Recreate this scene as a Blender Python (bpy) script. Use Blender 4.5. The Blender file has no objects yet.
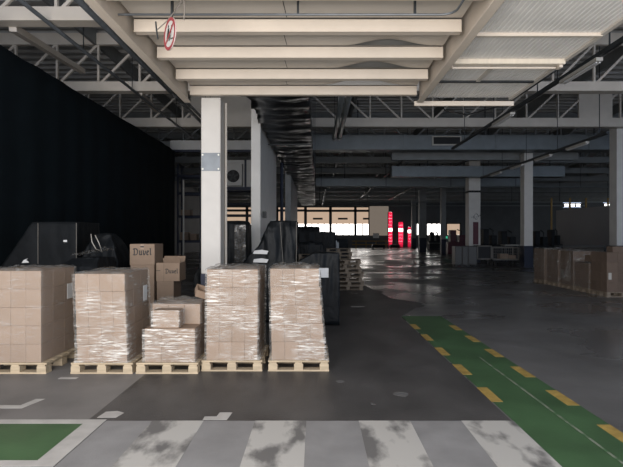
import bpy, bmesh, math, random
from mathutils import Vector, Matrix, noise
random.seed(7)
S = bpy.context.scene
C = S.collection
# ------------------------------------------------------------------ camera, world, light, exposure
CAMH, F, VX, VY = 1.82, 480.0, 316.0, 236.0
cam = bpy.data.cameras.new('camera'); camo = bpy.data.objects.new('camera', cam); C.objects.link(camo)
camo.location = (0, 0, CAMH); camo.rotation_euler = (math.pi/2, 0, 0)
cam.sensor_width = 36; cam.lens = F/623*36
cam.shift_x = -(VX-311.5)/623; cam.shift_y = (VY-233.5)/623
cam.clip_end = 300; cam.clip_start = .05
S.camera = camo
S.view_settings.view_transform = 'Standard'; S.view_settings.look = 'None'
S.view_settings.gamma = 1; S.view_settings.use_curve_mapping = False
S.view_settings.exposure = 0.0
w = bpy.data.worlds.new('sky'); S.world = w; w.use_nodes = True
w.node_tree.nodes['Background'].inputs[0].default_value = (.62, .76, 1, 1)
w.node_tree.nodes['Background'].inputs[1].default_value = 1.5
def area(name, loc, rot, sx, sy, power, col, spread=math.pi):
    l = bpy.data.lights.new(name, 'AREA'); l.shape = 'RECTANGLE'; l.size = sx; l.size_y = sy
    l.energy = power; l.color = col; l.spread = spread
    o = bpy.data.objects.new(name, l); C.objects.link(o); o.location = loc; o.rotation_euler = rot
    return o
area('far_window_daylight', (4, 74.2, 3.0), (math.radians(-90), 0, 0), 24, 2.4, 190, (1, .95, .9))
area('high_window_daylight', (51.5, 50, 6.9), (0, math.radians(75), 0), 1.6, 40, 900, (.9, .96, 1))  # fill lamp added along the right wall to lift the dark far hall
# daylight through the open loading door behind the camera, and through the far windows
area('loading_door_daylight', (-2.6, -2.6, 2.6), (math.radians(90), 0, 0), 8, 5.0, 1080, (1, .955, .90))
area('sunlit_apron_bounce', (0, -5.2, .1), (math.radians(180), 0, 0), 16, 4, 2100, (1, .95, .88))

def P(px, py, Y):           # photograph pixel -> point at depth Y
    return Vector(((px-VX)/F*Y, Y, CAMH-(py-VY)/F*Y))
def PX(px, Y): return (px-VX)/F*Y
def PZ(py, Y): return CAMH-(py-VY)/F*Y
def FY(py): return CAMH*F/(py-VY)

# ------------------------------------------------------------------ materials
def mat(name, col, rough=.7, metal=0, var=.12, scale=6, bump=0, bscale=40, col2=None, lo=.45, hi=.6, spec=.5, stretch=(1,1,1), rand=0, detail=5):
    m = bpy.data.materials.new(name); m.use_nodes = True
    nt = m.node_tree; N = nt.nodes; L = nt.links; b = N['Principled BSDF']
    b.inputs['Roughness'].default_value = rough; b.inputs['Metallic'].default_value = metal
    b.inputs['Specular IOR Level'].default_value = spec
    tc = N.new('ShaderNodeTexCoord'); mp = N.new('ShaderNodeMapping'); mp.inputs['Scale'].default_value = stretch
    L.new(tc.outputs['Object'], mp.inputs[0])
    ns = N.new('ShaderNodeTexNoise'); ns.inputs['Scale'].default_value = scale; ns.inputs['Detail'].default_value = detail
    L.new(mp.outputs[0], ns.inputs['Vector'])
    r = N.new('ShaderNodeValToRGB'); r.color_ramp.elements[0].position = lo if col2 else .3; r.color_ramp.elements[1].position = hi if col2 else .7
    c2 = col2 or tuple(min(1, c*(1+var)) for c in col); c1 = col if col2 else tuple(c*(1-var) for c in col)
    r.color_ramp.elements[0].color = (*c1, 1); r.color_ramp.elements[1].color = (*c2, 1)
    L.new(ns.outputs['Fac'], r.inputs[0]); out = r.outputs[0]
    if rand:
        oi = N.new('ShaderNodeObjectInfo'); mr = N.new('ShaderNodeMapRange')
        mr.inputs['To Min'].default_value = 1-rand; mr.inputs['To Max'].default_value = 1+rand
        L.new(oi.outputs['Random'], mr.inputs['Value'])
        hs = N.new('ShaderNodeHueSaturation'); L.new(mr.outputs[0], hs.inputs['Value']); L.new(out, hs.inputs['Color']); out = hs.outputs[0]
    L.new(out, b.inputs['Base Color'])
    if bump:
        n2 = N.new('ShaderNodeTexNoise'); n2.inputs['Scale'].default_value = bscale; n2.inputs['Detail'].default_value = 4
        L.new(mp.outputs[0], n2.inputs['Vector'])
        bp = N.new('ShaderNodeBump'); bp.inputs['Strength'].default_value = bump; bp.inputs['Distance'].default_value = .02
        L.new(n2.outputs['Fac'], bp.inputs['Height']); L.new(bp.outputs[0], b.inputs['Normal'])
    return m
def emit(name, col, s):
    m = bpy.data.materials.new(name); m.use_nodes = True; b = m.node_tree.nodes['Principled BSDF']
    b.inputs['Base Color'].default_value = (.02, .02, .02, 1); b.inputs['Emission Color'].default_value = (*col, 1); b.inputs['Emission Strength'].default_value = s
    return m
def film(name, base, amt, lo, hi, tint=(.86, .82, .76), zs=34, rough=.28, sc=1.5):
    m = bpy.data.materials.new(name); m.use_nodes = True
    nt = m.node_tree; N = nt.nodes; L = nt.links; b = N['Principled BSDF']; o = N['Material Output']
    b.inputs['Base Color'].default_value = (*tint, 1); b.inputs['Roughness'].default_value = rough
    b.inputs['Specular IOR Level'].default_value = .9
    tc = N.new('ShaderNodeTexCoord'); mp = N.new('ShaderNodeMapping'); mp.inputs['Scale'].default_value = (1.7*1.9/sc*1.5, 1.7*1.9/sc*1.5, zs)
    mp.inputs['Rotation'].default_value = (.03, .05, 0)
    L.new(tc.outputs['Object'], mp.inputs[0])
    ns = N.new('ShaderNodeTexNoise'); ns.inputs['Scale'].default_value = sc; ns.inputs['Detail'].default_value = 6; ns.inputs['Roughness'].default_value = .72; ns.inputs['Distortion'].default_value = .7
    L.new(mp.outputs[0], ns.inputs['Vector'])
    mr = N.new('ShaderNodeMapRange'); mr.inputs['From Min'].default_value = lo; mr.inputs['From Max'].default_value = hi
    L.new(ns.outputs['Fac'], mr.inputs['Value'])
    n2 = N.new('ShaderNodeTexNoise'); n2.inputs['Scale'].default_value = 2.6; L.new(tc.outputs['Object'], n2.inputs['Vector'])
    m2 = N.new('ShaderNodeMapRange'); m2.inputs['From Min'].default_value = .35; m2.inputs['From Max'].default_value = .62
    L.new(n2.outputs['Fac'], m2.inputs['Value'])
    mu = N.new('ShaderNodeMath'); mu.operation = 'MULTIPLY'; L.new(mr.outputs[0], mu.inputs[0]); L.new(m2.outputs[0], mu.inputs[1])
    ma = N.new('ShaderNodeMath'); ma.operation = 'MULTIPLY_ADD'; ma.inputs[1].default_value = amt; ma.inputs[2].default_value = base; ma.use_clamp = True
    L.new(mu.outputs[0], ma.inputs[0])
    tr = N.new('ShaderNodeBsdfTransparent'); mx = N.new('ShaderNodeMixShader')
    L.new(ma.outputs[0], mx.inputs[0]); L.new(tr.outputs[0], mx.inputs[1]); L.new(b.outputs[0], mx.inputs[2]); L.new(mx.outputs[0], o.inputs[0])
    bp = N.new('ShaderNodeBump'); bp.inputs['Strength'].default_value = .5; bp.inputs['Distance'].default_value = .02
    L.new(ns.outputs['Fac'], bp.inputs['Height']); L.new(bp.outputs[0], b.inputs['Normal'])
    return m
M = {}
M['asphalt_dark'] = mat('dark_asphalt', (.064, .060, .058), .5, var=.35, scale=1.6, detail=10, bump=.2, bscale=60, stretch=(1, .6, 1))
M['concrete'] = mat('grey_concrete', (.135, .129, .126), .29, var=.22, scale=.8, bump=.10, bscale=9)
M['concrete_left'] = mat('worn_concrete', (.175, .162, .152), .6, var=.2, scale=1.1, bump=.1, bscale=40)
M['crossing'] = mat('crossing_grey', (.25, .24, .235), .6, var=.13, scale=3, bump=.1, bscale=50)
M['white_paint'] = mat('worn_white_paint', (.15, .142, .135), .6, stretch=(1.5, .75, 1), detail=11, scale=2.4, col2=(.47, .445, .41), lo=.38, hi=.50)
M['white_paint2'] = mat('white_paint', (.44, .415, .385), .6, scale=5, var=.14)
M['green_paint'] = mat('green_floor_paint', (.053, .113, .047), .5, var=.25, scale=1.6, bump=.06)
M['yellow_paint'] = mat('yellow_floor_paint', (.40, .265, .07), .55, var=.25, scale=9)
M['seam'] = mat('pale_seam', (.22, .24, .18), .6, scale=7, col2=(.06, .13, .055), lo=.45, hi=.62)
M['cream'] = mat('cream_steel_paint', (.585, .505, .42), .5, var=.05, scale=3, bump=.02)
M['cream_panel'] = mat('pale_ceiling_board', (.50, .455, .40), .75, var=.05, scale=2)
M['deck'] = mat('corrugated_deck_paint', (.76, .73, .69), .55, var=.07, scale=3)
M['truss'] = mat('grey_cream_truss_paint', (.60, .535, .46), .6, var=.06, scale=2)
M['truss_mid'] = mat('half_dimmed_truss_paint', (.50, .455, .40), .6, var=.06, scale=2)  # truss paint darkened a little to stand in for light falloff
M['truss_far'] = mat('dimmed_truss_paint', (.19, .195, .19), .6, var=.1, scale=2)  # truss paint darkened further, light falloff put into the colour
M['roof'] = mat('roof_sheet', (.40, .39, .375), .7, var=.15, scale=.6)
M['column'] = mat('white_column_paint', (.49, .458, .418), .5, var=.05, scale=3, bump=.02)
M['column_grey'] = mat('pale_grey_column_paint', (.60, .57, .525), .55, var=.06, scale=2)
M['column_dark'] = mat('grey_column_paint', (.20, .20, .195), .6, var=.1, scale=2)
M['blue'] = mat('navy_paint', (.008, .012, .030), .6, var=.1)
M['steel_plate'] = mat('grey_steel_plate', (.13, .14, .15), .45, metal=.4, var=.15)
M['bolt'] = mat('pale_bolt', (.5, .48, .42), .4, metal=.3)
M['wall'] = mat('dim_wall', (.10, .105, .11), .8, var=.12, scale=.7)
M['wall_white'] = mat('pale_cladding', (.50, .485, .46), .6, var=.05, scale=2)
M['wall_beige'] = emit('self_lit_beige_cladding', (1, .82, .66), .17)  # glow added to brighten the ribbed cladding
M['partition'] = mat('grey_partition', (.30, .29, .288), .7, var=.05, scale=.5)
M['drape'] = mat('black_drape_cloth', (.0060, .0098, .0125), .95, var=.12, scale=2, spec=.1)
M['tarp'] = mat('black_tarp', (.006, .0072, .0085), .5, spec=.18, var=.3, scale=4, bump=1.0, bscale=5)
M['tarp_dull'] = mat('dull_black_tarp', (.005, .0062, .0075), .65, spec=.2, var=.3, scale=4, bump=.35, bscale=7)
M['foil'] = mat('black_foil', (.045, .047, .05), .33, metal=.7, var=.2, scale=3, bump=.5, bscale=5, stretch=(.7, 2.2, 1))
M['duct'] = mat('galvanised_duct', (.17, .185, .19), .45, metal=.35, var=.1, scale=2)
M['dark'] = mat('dark_metal', (.025, .028, .03), .5, metal=.2, var=.2)
M['black'] = mat('black', (.008, .008, .009), .7, var=.1)
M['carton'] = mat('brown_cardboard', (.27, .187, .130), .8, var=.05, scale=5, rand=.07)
M['carton_dim'] = mat('dark_brown_cardboard', (.125, .086, .062), .85, var=.08, scale=5, rand=.12)  # darker copy of the cardboard for the row across the aisle
M['carton_shaded'] = mat('shaded_brown_cardboard', (.25, .175, .122), .85, var=.08, scale=5, rand=.12)  # cardboard darkened to stand in for shade behind the front stacks
M['tape'] = mat('brown_tape', (.30, .20, .13), .35, var=.05)
M['ink'] = mat('black_print', (.022, .02, .02), .6, var=.05)
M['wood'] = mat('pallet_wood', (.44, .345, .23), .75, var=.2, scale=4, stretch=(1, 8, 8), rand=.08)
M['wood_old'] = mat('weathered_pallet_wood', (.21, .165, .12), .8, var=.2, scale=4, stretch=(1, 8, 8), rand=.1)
M['rope'] = mat('dusty_rope', (.16, .14, .12), .8)
M['paper'] = mat('white_paper', (.62, .61, .6), .7, var=.05)
M['film'] = film('stretch_film', .07, 1.2, .47, .71, tint=(.82, .765, .69), zs=21, sc=2.6)
M['film_thin'] = film('thin_stretch_film', .07, .5, .52, .75)
M['film_top'] = film('bunched_film', .22, .8, .50, .68, tint=(.42, .40, .37), zs=4)
M['film_dull'] = film('dull_stretch_film', .06, .75, .52, .70, tint=(.55, .5, .45), zs=5)  # duller tint than the film on the front loads
M['white_sign'] = mat('white_sign', (.46, .44, .41), .45, var=.04)
M['red_sign'] = mat('red_sign', (.27, .045, .05), .45, var=.05)
M['red'] = mat('dark_red_paint', (.09, .012, .02), .5, var=.15)
M['lamp_white'] = mat('lamp_housing', (.66, .58, .47), .4, var=.06, scale=2, stretch=(9, 1, 1))
M['yellow'] = mat('yellow_steel', (.38, .22, .04), .5)
M['rail'] = mat('pale_rail', (.42, .39, .34), .5, var=.08)
M['rail_dim'] = mat('dull_rail', (.15, .135, .115), .6, var=.08)
M['machine'] = mat('dark_machine_paint', (.018, .020, .022), .7, spec=.2, var=.25)
M['cabinet'] = mat('grey_sheet_steel', (.08, .076, .07), .5, metal=.2, var=.1)
M['rubber'] = mat('rubber', (.02, .02, .02), .8)
M['glass_white'] = emit('bright_daylight_glass', (1, .96, .92), 4.5)
M['glass_cream'] = emit('sunlit_translucent_blind', (1, .72, .52), .52)
M['glass_blue'] = emit('blue_lit_glass', (.15, .5, .8), .6)
M['lamp_green'] = emit('green_indicator', (.1, .9, .5), .6)
m = bpy.data.materials.new('red_translucent_plastic'); m.use_nodes = True
N = m.node_tree.nodes; L = m.node_tree.links; tl = N.new('ShaderNodeBsdfTranslucent'); tl.inputs[0].default_value = (.85, .02, .075, 1)
mx = N.new('ShaderNodeMixShader'); mx.inputs[0].default_value = .8; N['Principled BSDF'].inputs['Base Color'].default_value = (.6, .02, .05, 1)
L.new(N['Principled BSDF'].outputs[0], mx.inputs[1]); L.new(tl.outputs[0], mx.inputs[2]); L.new(mx.outputs[0], N['Material Output'].inputs[0])
M['red_clear'] = m

# worn polish: the concrete is glossier in some patches than in others
nt = M['concrete'].node_tree; N = nt.nodes; tc = N.new('ShaderNodeTexCoord'); ns = N.new('ShaderNodeTexNoise'); ns.inputs['Scale'].default_value = .45; ns.inputs['Detail'].default_value = 7
mr = N.new('ShaderNodeMapRange'); mr.inputs['From Min'].default_value = .4; mr.inputs['From Max'].default_value = .6; mr.inputs['To Min'].default_value = .20; mr.inputs['To Max'].default_value = .46
nt.links.new(tc.outputs['Object'], ns.inputs['Vector']); nt.links.new(ns.outputs['Fac'], mr.inputs['Value']); nt.links.new(mr.outputs[0], N['Principled BSDF'].inputs['Roughness'])
# ------------------------------------------------------------------ mesh helper
class MB:
    def __init__(s): s.v = []; s.f = []
    def add(s, vs, fs):
        n = len(s.v); s.v += [tuple(v) for v in vs]; s.f += [tuple(i+n for i in f) for f in fs]; return s
    def box(s, x0, x1, y0, y1, z0, z1):
        vs = [(x, y, z) for z in (z0, z1) for y in (y0, y1) for x in (x0, x1)]
        return s.add(vs, [(0, 2, 3, 1), (4, 5, 7, 6), (0, 1, 5, 4), (2, 6, 7, 3), (0, 4, 6, 2), (1, 3, 7, 5)])
    def bar(s, a, b, wx, wz):            # square bar between points
        a = Vector(a); b = Vector(b); d = (b-a).normalized()
        u = d.cross(Vector((0, 1, 0)) if abs(d.y) < .9 else Vector((1, 0, 0))).normalized(); v = d.cross(u)
        vs = [p+u*i*wx/2+v*j*wz/2 for p in (a, b) for i, j in ((-1, -1), (1, -1), (1, 1), (-1, 1))]
        return s.add(vs, [(3, 2, 1, 0), (4, 5, 6, 7)]+[(k, (k+1) % 4, 4+(k+1) % 4, 4+k) for k in range(4)])
    def tube(s, pts, r, n=8):
        pts = [Vector(p) for p in pts]; vs = []; fs = []
        for i, p in enumerate(pts):
            d = (pts[min(i+1, len(pts)-1)]-pts[max(i-1, 0)]).normalized()
            u = d.cross(Vector((0, 0, 1)) if abs(d.z) < .9 else Vector((1, 0, 0))).normalized(); v = d.cross(u)
            rr = r[i] if isinstance(r, (list, tuple)) else r
            vs += [p+(u*math.cos(2*math.pi*k/n)+v*math.sin(2*math.pi*k/n))*rr for k in range(n)]
        for i in range(len(pts)-1):
            fs += [(i*n+k, (i+1)*n+k, (i+1)*n+(k+1) % n, i*n+(k+1) % n) for k in range(n)]
        fs += [tuple(range(n)), tuple(reversed(range((len(pts)-1)*n, len(pts)*n)))]
        return s.add(vs, fs)
    def prism(s, poly, y0, y1):          # poly in xz, extruded along y
        n = len(poly)
        vs = [(x, y0, z) for x, z in poly]+[(x, y1, z) for x, z in poly]
        return s.add(vs, [tuple(range(n)), tuple(reversed(range(n, 2*n)))]+[(k, n+k, n+(k+1) % n, (k+1) % n) for k in range(n)])
    def slab(s, poly, z0, z1):           # poly in xy
        n = len(poly)
        vs = [(x, y, z0) for x, y in poly]+[(x, y, z1) for x, y in poly]
        return s.add(vs, [tuple(reversed(range(n))), tuple(range(n, 2*n))]+[(k, (k+1) % n, n+(k+1) % n, n+k) for k in range(n)])
    def mesh(s, name, m, bevel=0, smooth=False):
        me = bpy.data.meshes.new(name); me.from_pydata(s.v, [], s.f)
        bm = bmesh.new(); bm.from_mesh(me)
        bmesh.ops.recalc_face_normals(bm, faces=bm.faces)
        if bevel: bmesh.ops.bevel(bm, geom=list(bm.edges), offset=bevel, segments=1, affect='EDGES')
        bm.to_mesh(me); bm.free()
        if smooth:
            for p in me.polygons: p.use_smooth = True
        me.materials.append(M[m] if isinstance(m, str) else m)
        return me
    def build(s, name, m, parent=None, bevel=0, smooth=False, loc=(0, 0, 0)):
        o = bpy.data.objects.new(name, s.mesh(name, m, bevel, smooth)); C.objects.link(o); o.location = loc
        if parent: o.parent = parent
        return o
def tag(o, label, cat, group=None, kind=None):
    o['label'] = label; o['category'] = cat
    if group: o['group'] = group
    if kind: o['kind'] = kind
    return o
def struct(o, label=None, cat=None):
    o['kind'] = 'structure'
    if label: o['label'] = label; o['category'] = cat
    return o
def empty(name, loc, label, cat, group=None, rz=0):
    o = bpy.data.objects.new(name, None); C.objects.link(o); o.location = loc; o.rotation_euler.z = rz; o.empty_display_size = .1
    return tag(o, label, cat, group)
def copy_tree(o, loc, label, group=None, rz=None):
    r = o.copy(); C.objects.link(r); r.location = loc; r['label'] = label
    if group: r['group'] = group
    if rz is not None: r.rotation_euler.z = rz
    for ch in list(o.children):
        c = ch.copy(); C.objects.link(c); c.parent = r
        for g in list(ch.children):
            d = g.copy(); C.objects.link(d); d.parent = c
    return r

# ------------------------------------------------------------------ floor and its markings
XL, XR, YF, YB = -14.0, 52.0, 76.0, -3.0
struct(MB().box(XL-.3, XR+.3, YB, YF+.3, -.2, 0).build('floor', 'concrete'), 'smooth grey concrete floor of the hall', 'floor')
def mark(polys, m, z, label, th=.002):
    b = MB()
    for p in polys: b.slab(p, z-th, z)
    return struct(b.build('floor_marking', m), label, 'floor marking')
R = lambda x0, x1, y0, y1: [(x0, y0), (x1, y0), (x1, y1), (x0, y1)]
mark([R(-13.5, -2.25, 2.2, 12)], 'concrete_left', .002, 'lighter worn concrete strip under the front pallets by the drape')
mark([[(-2.25, 4.72), (1.92, 4.72), (1.92, 10.8), (2.9, 13.0), (2.2, 14.0), (1.7, 18.5), (-.4, 34), (-2.25, 34)]], 'asphalt_dark', .002, 'dark asphalt lane between crossing and far hall')
mark([R(-2.06, 1.94, 1.2, 4.72)], 'crossing', .003, 'light grey painted ground of the pedestrian crossing')
for i, x in enumerate((-1.61, -.60, .42, 1.43)):
    mark([R(x, x+.505, 1.2, 4.72)], 'white_paint', .005, ['worn white crossing stripe beside the green square', 'worn white crossing stripe ahead of the leaning stack',
         'cleanest white crossing stripe in mid-aisle', 'heavily blackened crossing stripe against the green walkway'][i])
mark([R(-6, -2.255, 3.885, 4.645)], 'green_paint', .004, 'green painted square framed in white')
mark([R(-6, -2.07, 4.645, 4.75), R(-2.255, -2.07, 3.78, 4.645), R(-6, -2.255, 3.78, 3.885)], 'white_paint2', .005, 'white border line around the green square')
mark([R(1.94, 2.83, 1.2, 10.9)], 'green_paint', .003, 'green painted walkway with yellow dashed edges')
for k in range(5):
    y = 5.26+1.03*k
    mark([R(1.925, 2.05, y, y+.5)], 'yellow_paint', .005, ['first', 'second', 'third', 'fourth', 'fifth'][k]+' yellow dash past the crossing on the asphalt edge of walkway')
for k in range(6):
    y = 4.12+1.03*k
    mark([R(2.70, 2.83, y, y+.5)], 'yellow_paint', .005, ['first', 'second', 'third', 'fourth', 'fifth', 'sixth'][k]+' yellow dash on the concrete edge of walkway')
mark([R(2.44, 2.465, 2, 7.2)], 'seam', .006, 'pale scuffed seam along the green walkway', .0015)
mark([[(-3.46, 5.06), (-3.10, 5.06), (-3.02, 5.35), (-3.12, 5.35), (-3.17, 5.15), (-3.46, 5.15)]], 'white_paint2', .005, 'pale corner mark ahead of the stack beside drape')
mark([[(-2.19, 4.80), (-2.0, 4.80), (-1.97, 4.93), (-2.06, 4.98), (-2.17, 4.96)]], 'white_paint2', .005, 'small pale corner mark above the green square')
mark([[(-1.12, 4.74), (-.88, 4.74), (-.86, 4.94), (-.99, 4.94), (-1.0, 4.83), (-1.12, 4.83)]], 'white_paint2', .005, 'white corner mark on the asphalt above first stripes')
mark([R(-3.28, -3.05, 6.1, 6.17)], 'white_paint2', .005, 'short pale dash beside the second pallet foot')
mark([R(-.55, -.2, 16.0, 16.12), R(.9, 1.25, 12.3, 12.4)], 'white_paint2', .005, 'pale dashes on the dark lane')
# asphalt blotches (old oil and patch stains)
def blob(x, y, r, seed, st=1.0):
    return [(x+r*st*math.cos(a)*(1+.35*noise.noise((math.cos(a)*1.3+seed, math.sin(a)*1.3, seed))), y+r*math.sin(a)*(1+.35*noise.noise((math.cos(a)*1.3, seed, math.sin(a)*1.3)))) for a in [2*math.pi*k/22 for k in range(22)]]
mark([blob(.98, 5.52, .085, 1, 1), blob(.3, 6.0, .05, 2), blob(.62, 5.2, .03, 3)], 'concrete', .0045, 'small grey repair patches in the dark asphalt')
mark([blob(1.5, 15.6, .9, 5, .7), blob(.7, 19, 1.6, 6, .35), blob(2.3, 12.6, .5, 8, 1)], 'asphalt_dark', .0045, 'black stains on the shining floor far down the aisle')

# ------------------------------------------------------------------ shell
struct(MB().box(XL-.3, XL, YB, YF, 0, 10).build('wall_left', 'wall'), 'dim outer wall behind the drape', 'wall')
struct(MB().box(XR, XR+.3, YB, YF, 0, 10).build('wall_right', 'wall'), 'dim outer wall beyond the partition', 'wall')
ZR = 9.3
b = MB().box(XL-.3, XR+.3, YB, YF+.3, ZR+.12, ZR+.3)
y = 1.0
while y < YF-1:
    b.box(XL, XR, y, y+.22, ZR, ZR+.12); y += .62
struct(b.build('ceiling', 'roof'), 'dark ribbed roof sheeting above the trusses', 'ceiling')
# far wall: solid parts round the openings
WY = 75.0
def fx(px): return PX(px, WY)
def fz(py): return PZ(py, WY)
b = MB()
zt, zm, zb = fz(206.5), fz(224), fz(235.5)
zl = fz(245)
b.box(XL, XR, WY, WY+.25, 0, zl)
for pa, pb in ((None, 388.2), (392.6, 398.2), (403.4, 407.6), (411.3, None)): b.box(XL if pa is None else fx(pa), XR if pb is None else fx(pb), WY, WY+.25, zl, zb)
b.box(XL, XR, WY, WY+.25, fz(201.5), 10)
b.box(XL, fx(388.5), WY, WY+.25, zt-.02, fz(201.5))
b.box(XL, fx(160), WY, WY+.25, zb, fz(201.5))
for pa, pb, pt in ((388.2, 392.6, 211), (398.2, 403.4, 221.5), (407.6, 411.3, 226)): b.box(fx(pa), fx(pb), WY, WY+.25, fz(pt), fz(201.5))
b.box(fx(392.6), fx(398.2), WY, WY+.25, zb, fz(201.5)); b.box(fx(403.4), fx(407.6), WY, WY+.25, zb, fz(201.5)); b.box(fx(411.3), fx(411.5), WY, WY+.25, zb, fz(201.5))
b.box(fx(442), fx(446), WY, WY+.25, zb, fz(201.5)); b.box(fx(446), fx(461), WY, WY+.25, fz(223), fz(201.5)); b.box(fx(461), fx(563), WY, WY+.25, zb, fz(201.5))
b.box(fx(411.5), fx(442), WY, WY+.25, fz(223), fz(201.5))
b.box(fx(563), XR, WY, WY+.25, zb, fz(207.5))
b.box(fx(582), fx(603), WY, WY+.25, fz(207.5), fz(201.5))
struct(b.build('wall_far', 'wall'), 'dark end wall of the hall with tall windows', 'wall')
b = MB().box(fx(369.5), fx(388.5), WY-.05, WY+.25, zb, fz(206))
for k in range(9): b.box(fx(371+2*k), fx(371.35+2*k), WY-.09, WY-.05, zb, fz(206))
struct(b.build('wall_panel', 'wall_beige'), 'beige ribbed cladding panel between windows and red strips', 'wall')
tag(MB().box(fx(373), fx(378.8), WY-.16, WY-.10, fz(238), fz(233.2)).build('notice_board', 'paper'), 'small white board on the beige cladding panel', 'board')
nw = 0
def window(px0, px1, pyt, pyb, label, blind=None, mull=0, bars=None):
    global nw; nw += 1
    e = bpy.data.objects.new('window_%d' % nw, None); C.objects.link(e); e.location = (0, 0, 0); struct(e, label, 'window')
    x0, x1, z1, z0 = fx(px0), fx(px1), fz(pyt), fz(pyb)
    zz = fz(blind) if blind else z1
    MB().box(x0, x1, WY+.10, WY+.14, z0, zz).build('pane', 'glass_white', e)
    if blind:
        MB().box(x0, x1, WY+.08, WY+.14, zz, z1).build('blind', 'glass_cream', e)
    q = min(.22, (x1-x0)*.08); f = MB().box(x0, x0+q, WY-.02, WY+.2, z0, z1).box(x1-q, x1, WY-.02, WY+.2, z0, z1).box(x0, x1, WY-.02, WY+.2, z1-.15, z1).box(x0, x1, WY-.02, WY+.2, z0, z0+.1)
    for k in range(mull):
        xm = x0+(x1-x0)*(k+1)/(mull+1); f.box(xm-.08, xm+.08, WY-.02, WY+.2, z0, zz)
    if bars: f.box(x0, x1, WY-.02, WY+.2, fz(bars)-.25, fz(bars)+.1)
    f.build('window_frame', 'dark', e)
    return e
for px0, px1 in ((160, 190), (190, 222), (222, 247), (247, 277), (277, 305.5)):
    window(px0, px1, 206.5, 235.5, 'far window seen past the wrapped stacks, beside the drape', 224, 2, 210)
for e, t in zip([o for o in C.objects if o.name.startswith('window_')], ('first', 'second', 'third', 'fourth', 'fifth')):
    e['label'] = t+' far window from the drape, mostly hidden by wrapped stacks'
for i, (px0, px1) in enumerate(((305.5, 330.5), (330.5, 355.5), (355.5, 369.5))):
    e = window(px0, px1, 206.5, 235.5, ['tall far window above the black covered pile', 'middle tall far window with cream blind', 'narrow far window against the beige cladding'][i], 224, 3 if i < 2 else 1, 210.3)
    v = MB()
    w0 = fx(313+25*i); v.box(w0, w0+(1.5 if i < 2 else .9), WY-.04, WY+.06, fz(219.6), fz(217.8)); v.build('vent_slot', 'dark', e)
window(388.2, 392.6, 211, 245, 'tall glowing slit added to backlight the tallest red tower')  # glowing slits added behind the red towers to light them through
window(398.2, 403.4, 221.5, 245, 'glowing slit added to backlight the middle red tower')
window(407.6, 411.3, 226, 245, 'glowing slit added to backlight the shortest red tower')
window(411.5, 442, 223, 235.5, 'small bright far window behind dark column', None, 5)
window(446, 461, 223, 235.5, 'dim far window with lowered blind beyond slim column', 234.8, 2)
window(563, 582, 203, 207.2, 'high strip window above the grey partition', None, 2)
window(603, 640, 203, 207.2, 'high strip window near the pale edge column', None, 4)
window_bright = MB()
# extra low window right of dark column
# ------------------------------------------------------------------ columns
def column(x0, x1, y0, d, zt_, m, label, bz=1.14, band=None):
    e = bpy.data.objects.new('column', None); C.objects.link(e); e.location = ((x0+x1)/2, y0+d/2, 0); struct(e, label, 'column')
    hw, hd = (x1-x0)/2, d/2
    MB().box(-hw, hw, -hd, hd, bz, zt_).build('shaft', m, e, bevel=.012)
    MB().box(-hw-.004, hw+.004, -hd-.004, hd+.004, 0, bz).build('painted_base', 'blue', e)
    return e, hw, hd
Yc = 8.62
col1, hw, hd = column(PX(201, Yc), PX(220.6, Yc), Yc, .40, 4.31, 'column', 'near white square column behind the front pallets')
z0, z1 = PZ(171, Yc), PZ(153, Yc)
pl = MB().box(-hw+.01, hw-.008, -hd-.014, -hd-.001, z0, z1).build('steel_plate', 'steel_plate', col1)
for sx in (-1, 1):
    for zz in (z0+.035, z1-.035):
        MB().tube([(sx*(hw-.035), -hd-.02, zz), (sx*(hw-.035), -hd-.012, zz)], .016, 10).build('bolt', 'bolt', pl)
MB().tube([(hw+.03, hd-.05, .3), (hw+.03, hd-.05, 4.3)], .022).build('conduit', 'cream_panel', col1)
x0, x1 = PX(251, 14), PX(260.5, 14)
c2, hw, hd = column(x0, x1, 14, 5.6, ZR, 'column_grey', 'long white pier beside the foil duct')
MB().box(hw-.006, hw+.005, -hd+.06, -hd+.09, 1.2, 7).build('seam', 'dark', c2)
MB().tube([(hw+.12, hd+1.4, 0), (hw+.12, hd+1.4, 6)], .07).build('blue_pipe', 'blue', c2)
bx = MB().box(hw, hw+.1, -hd+.5, -hd+.8, PZ(219, 15.5), PZ(213, 15.5)).build('switch_box', 'dark', c2)
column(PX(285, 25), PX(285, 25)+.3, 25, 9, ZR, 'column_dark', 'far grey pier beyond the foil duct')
c3, hw, hd = column(PX(469, 33), PX(480.5, 33), 33, .8, 7.0, 'column_grey', 'wide pale column with red panel and black band')
MB().box(-hw-.01, hw+.01, -hd-.02, hd, PZ(192.5, 33), PZ(190.5, 33)).build('black_band', 'black', c3)
MB().box(-.12, .24, -hd-.03, -hd-.004, PZ(244.5, 33), PZ(222, 33)).build('red_panel', 'red', c3)
g = MB()                               # spray-can scribble
random.seed(3)
for k in range(7):
    x, z = -.2+.09*k, PZ(216, 33)+random.uniform(-.12, .12)
    g.bar((x, -hd-.004, z), (x+random.uniform(-.1, .12), -hd-.004, z+random.uniform(-.22, .22)), .03, .006)
g.tube([(.1+.12*math.cos(a), -hd-.004, PZ(216.5, 33)+.2*math.sin(a)) for a in [k*.5 for k in range(12)]], .012, 4)
g.build('scribble', 'ink', c3)
column(PX(524.3, 27.6), PX(533, 27.6), 27.6, .55, 6.6, 'column_grey', 'pale column standing behind the cartons in the aisle', 1.25)
column(PX(619.5, 23), PX(640, 23), 23.2, .6, 7.2, 'column_grey', 'pale column at the edge behind the cartons', 1.35)
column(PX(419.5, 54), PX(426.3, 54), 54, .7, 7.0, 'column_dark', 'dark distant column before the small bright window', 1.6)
column(PX(441.5, 46), PX(446, 46), 46, .5, 7.0, 'column_dark', 'slim dark distant column beside red machine', 1.5)
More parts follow.
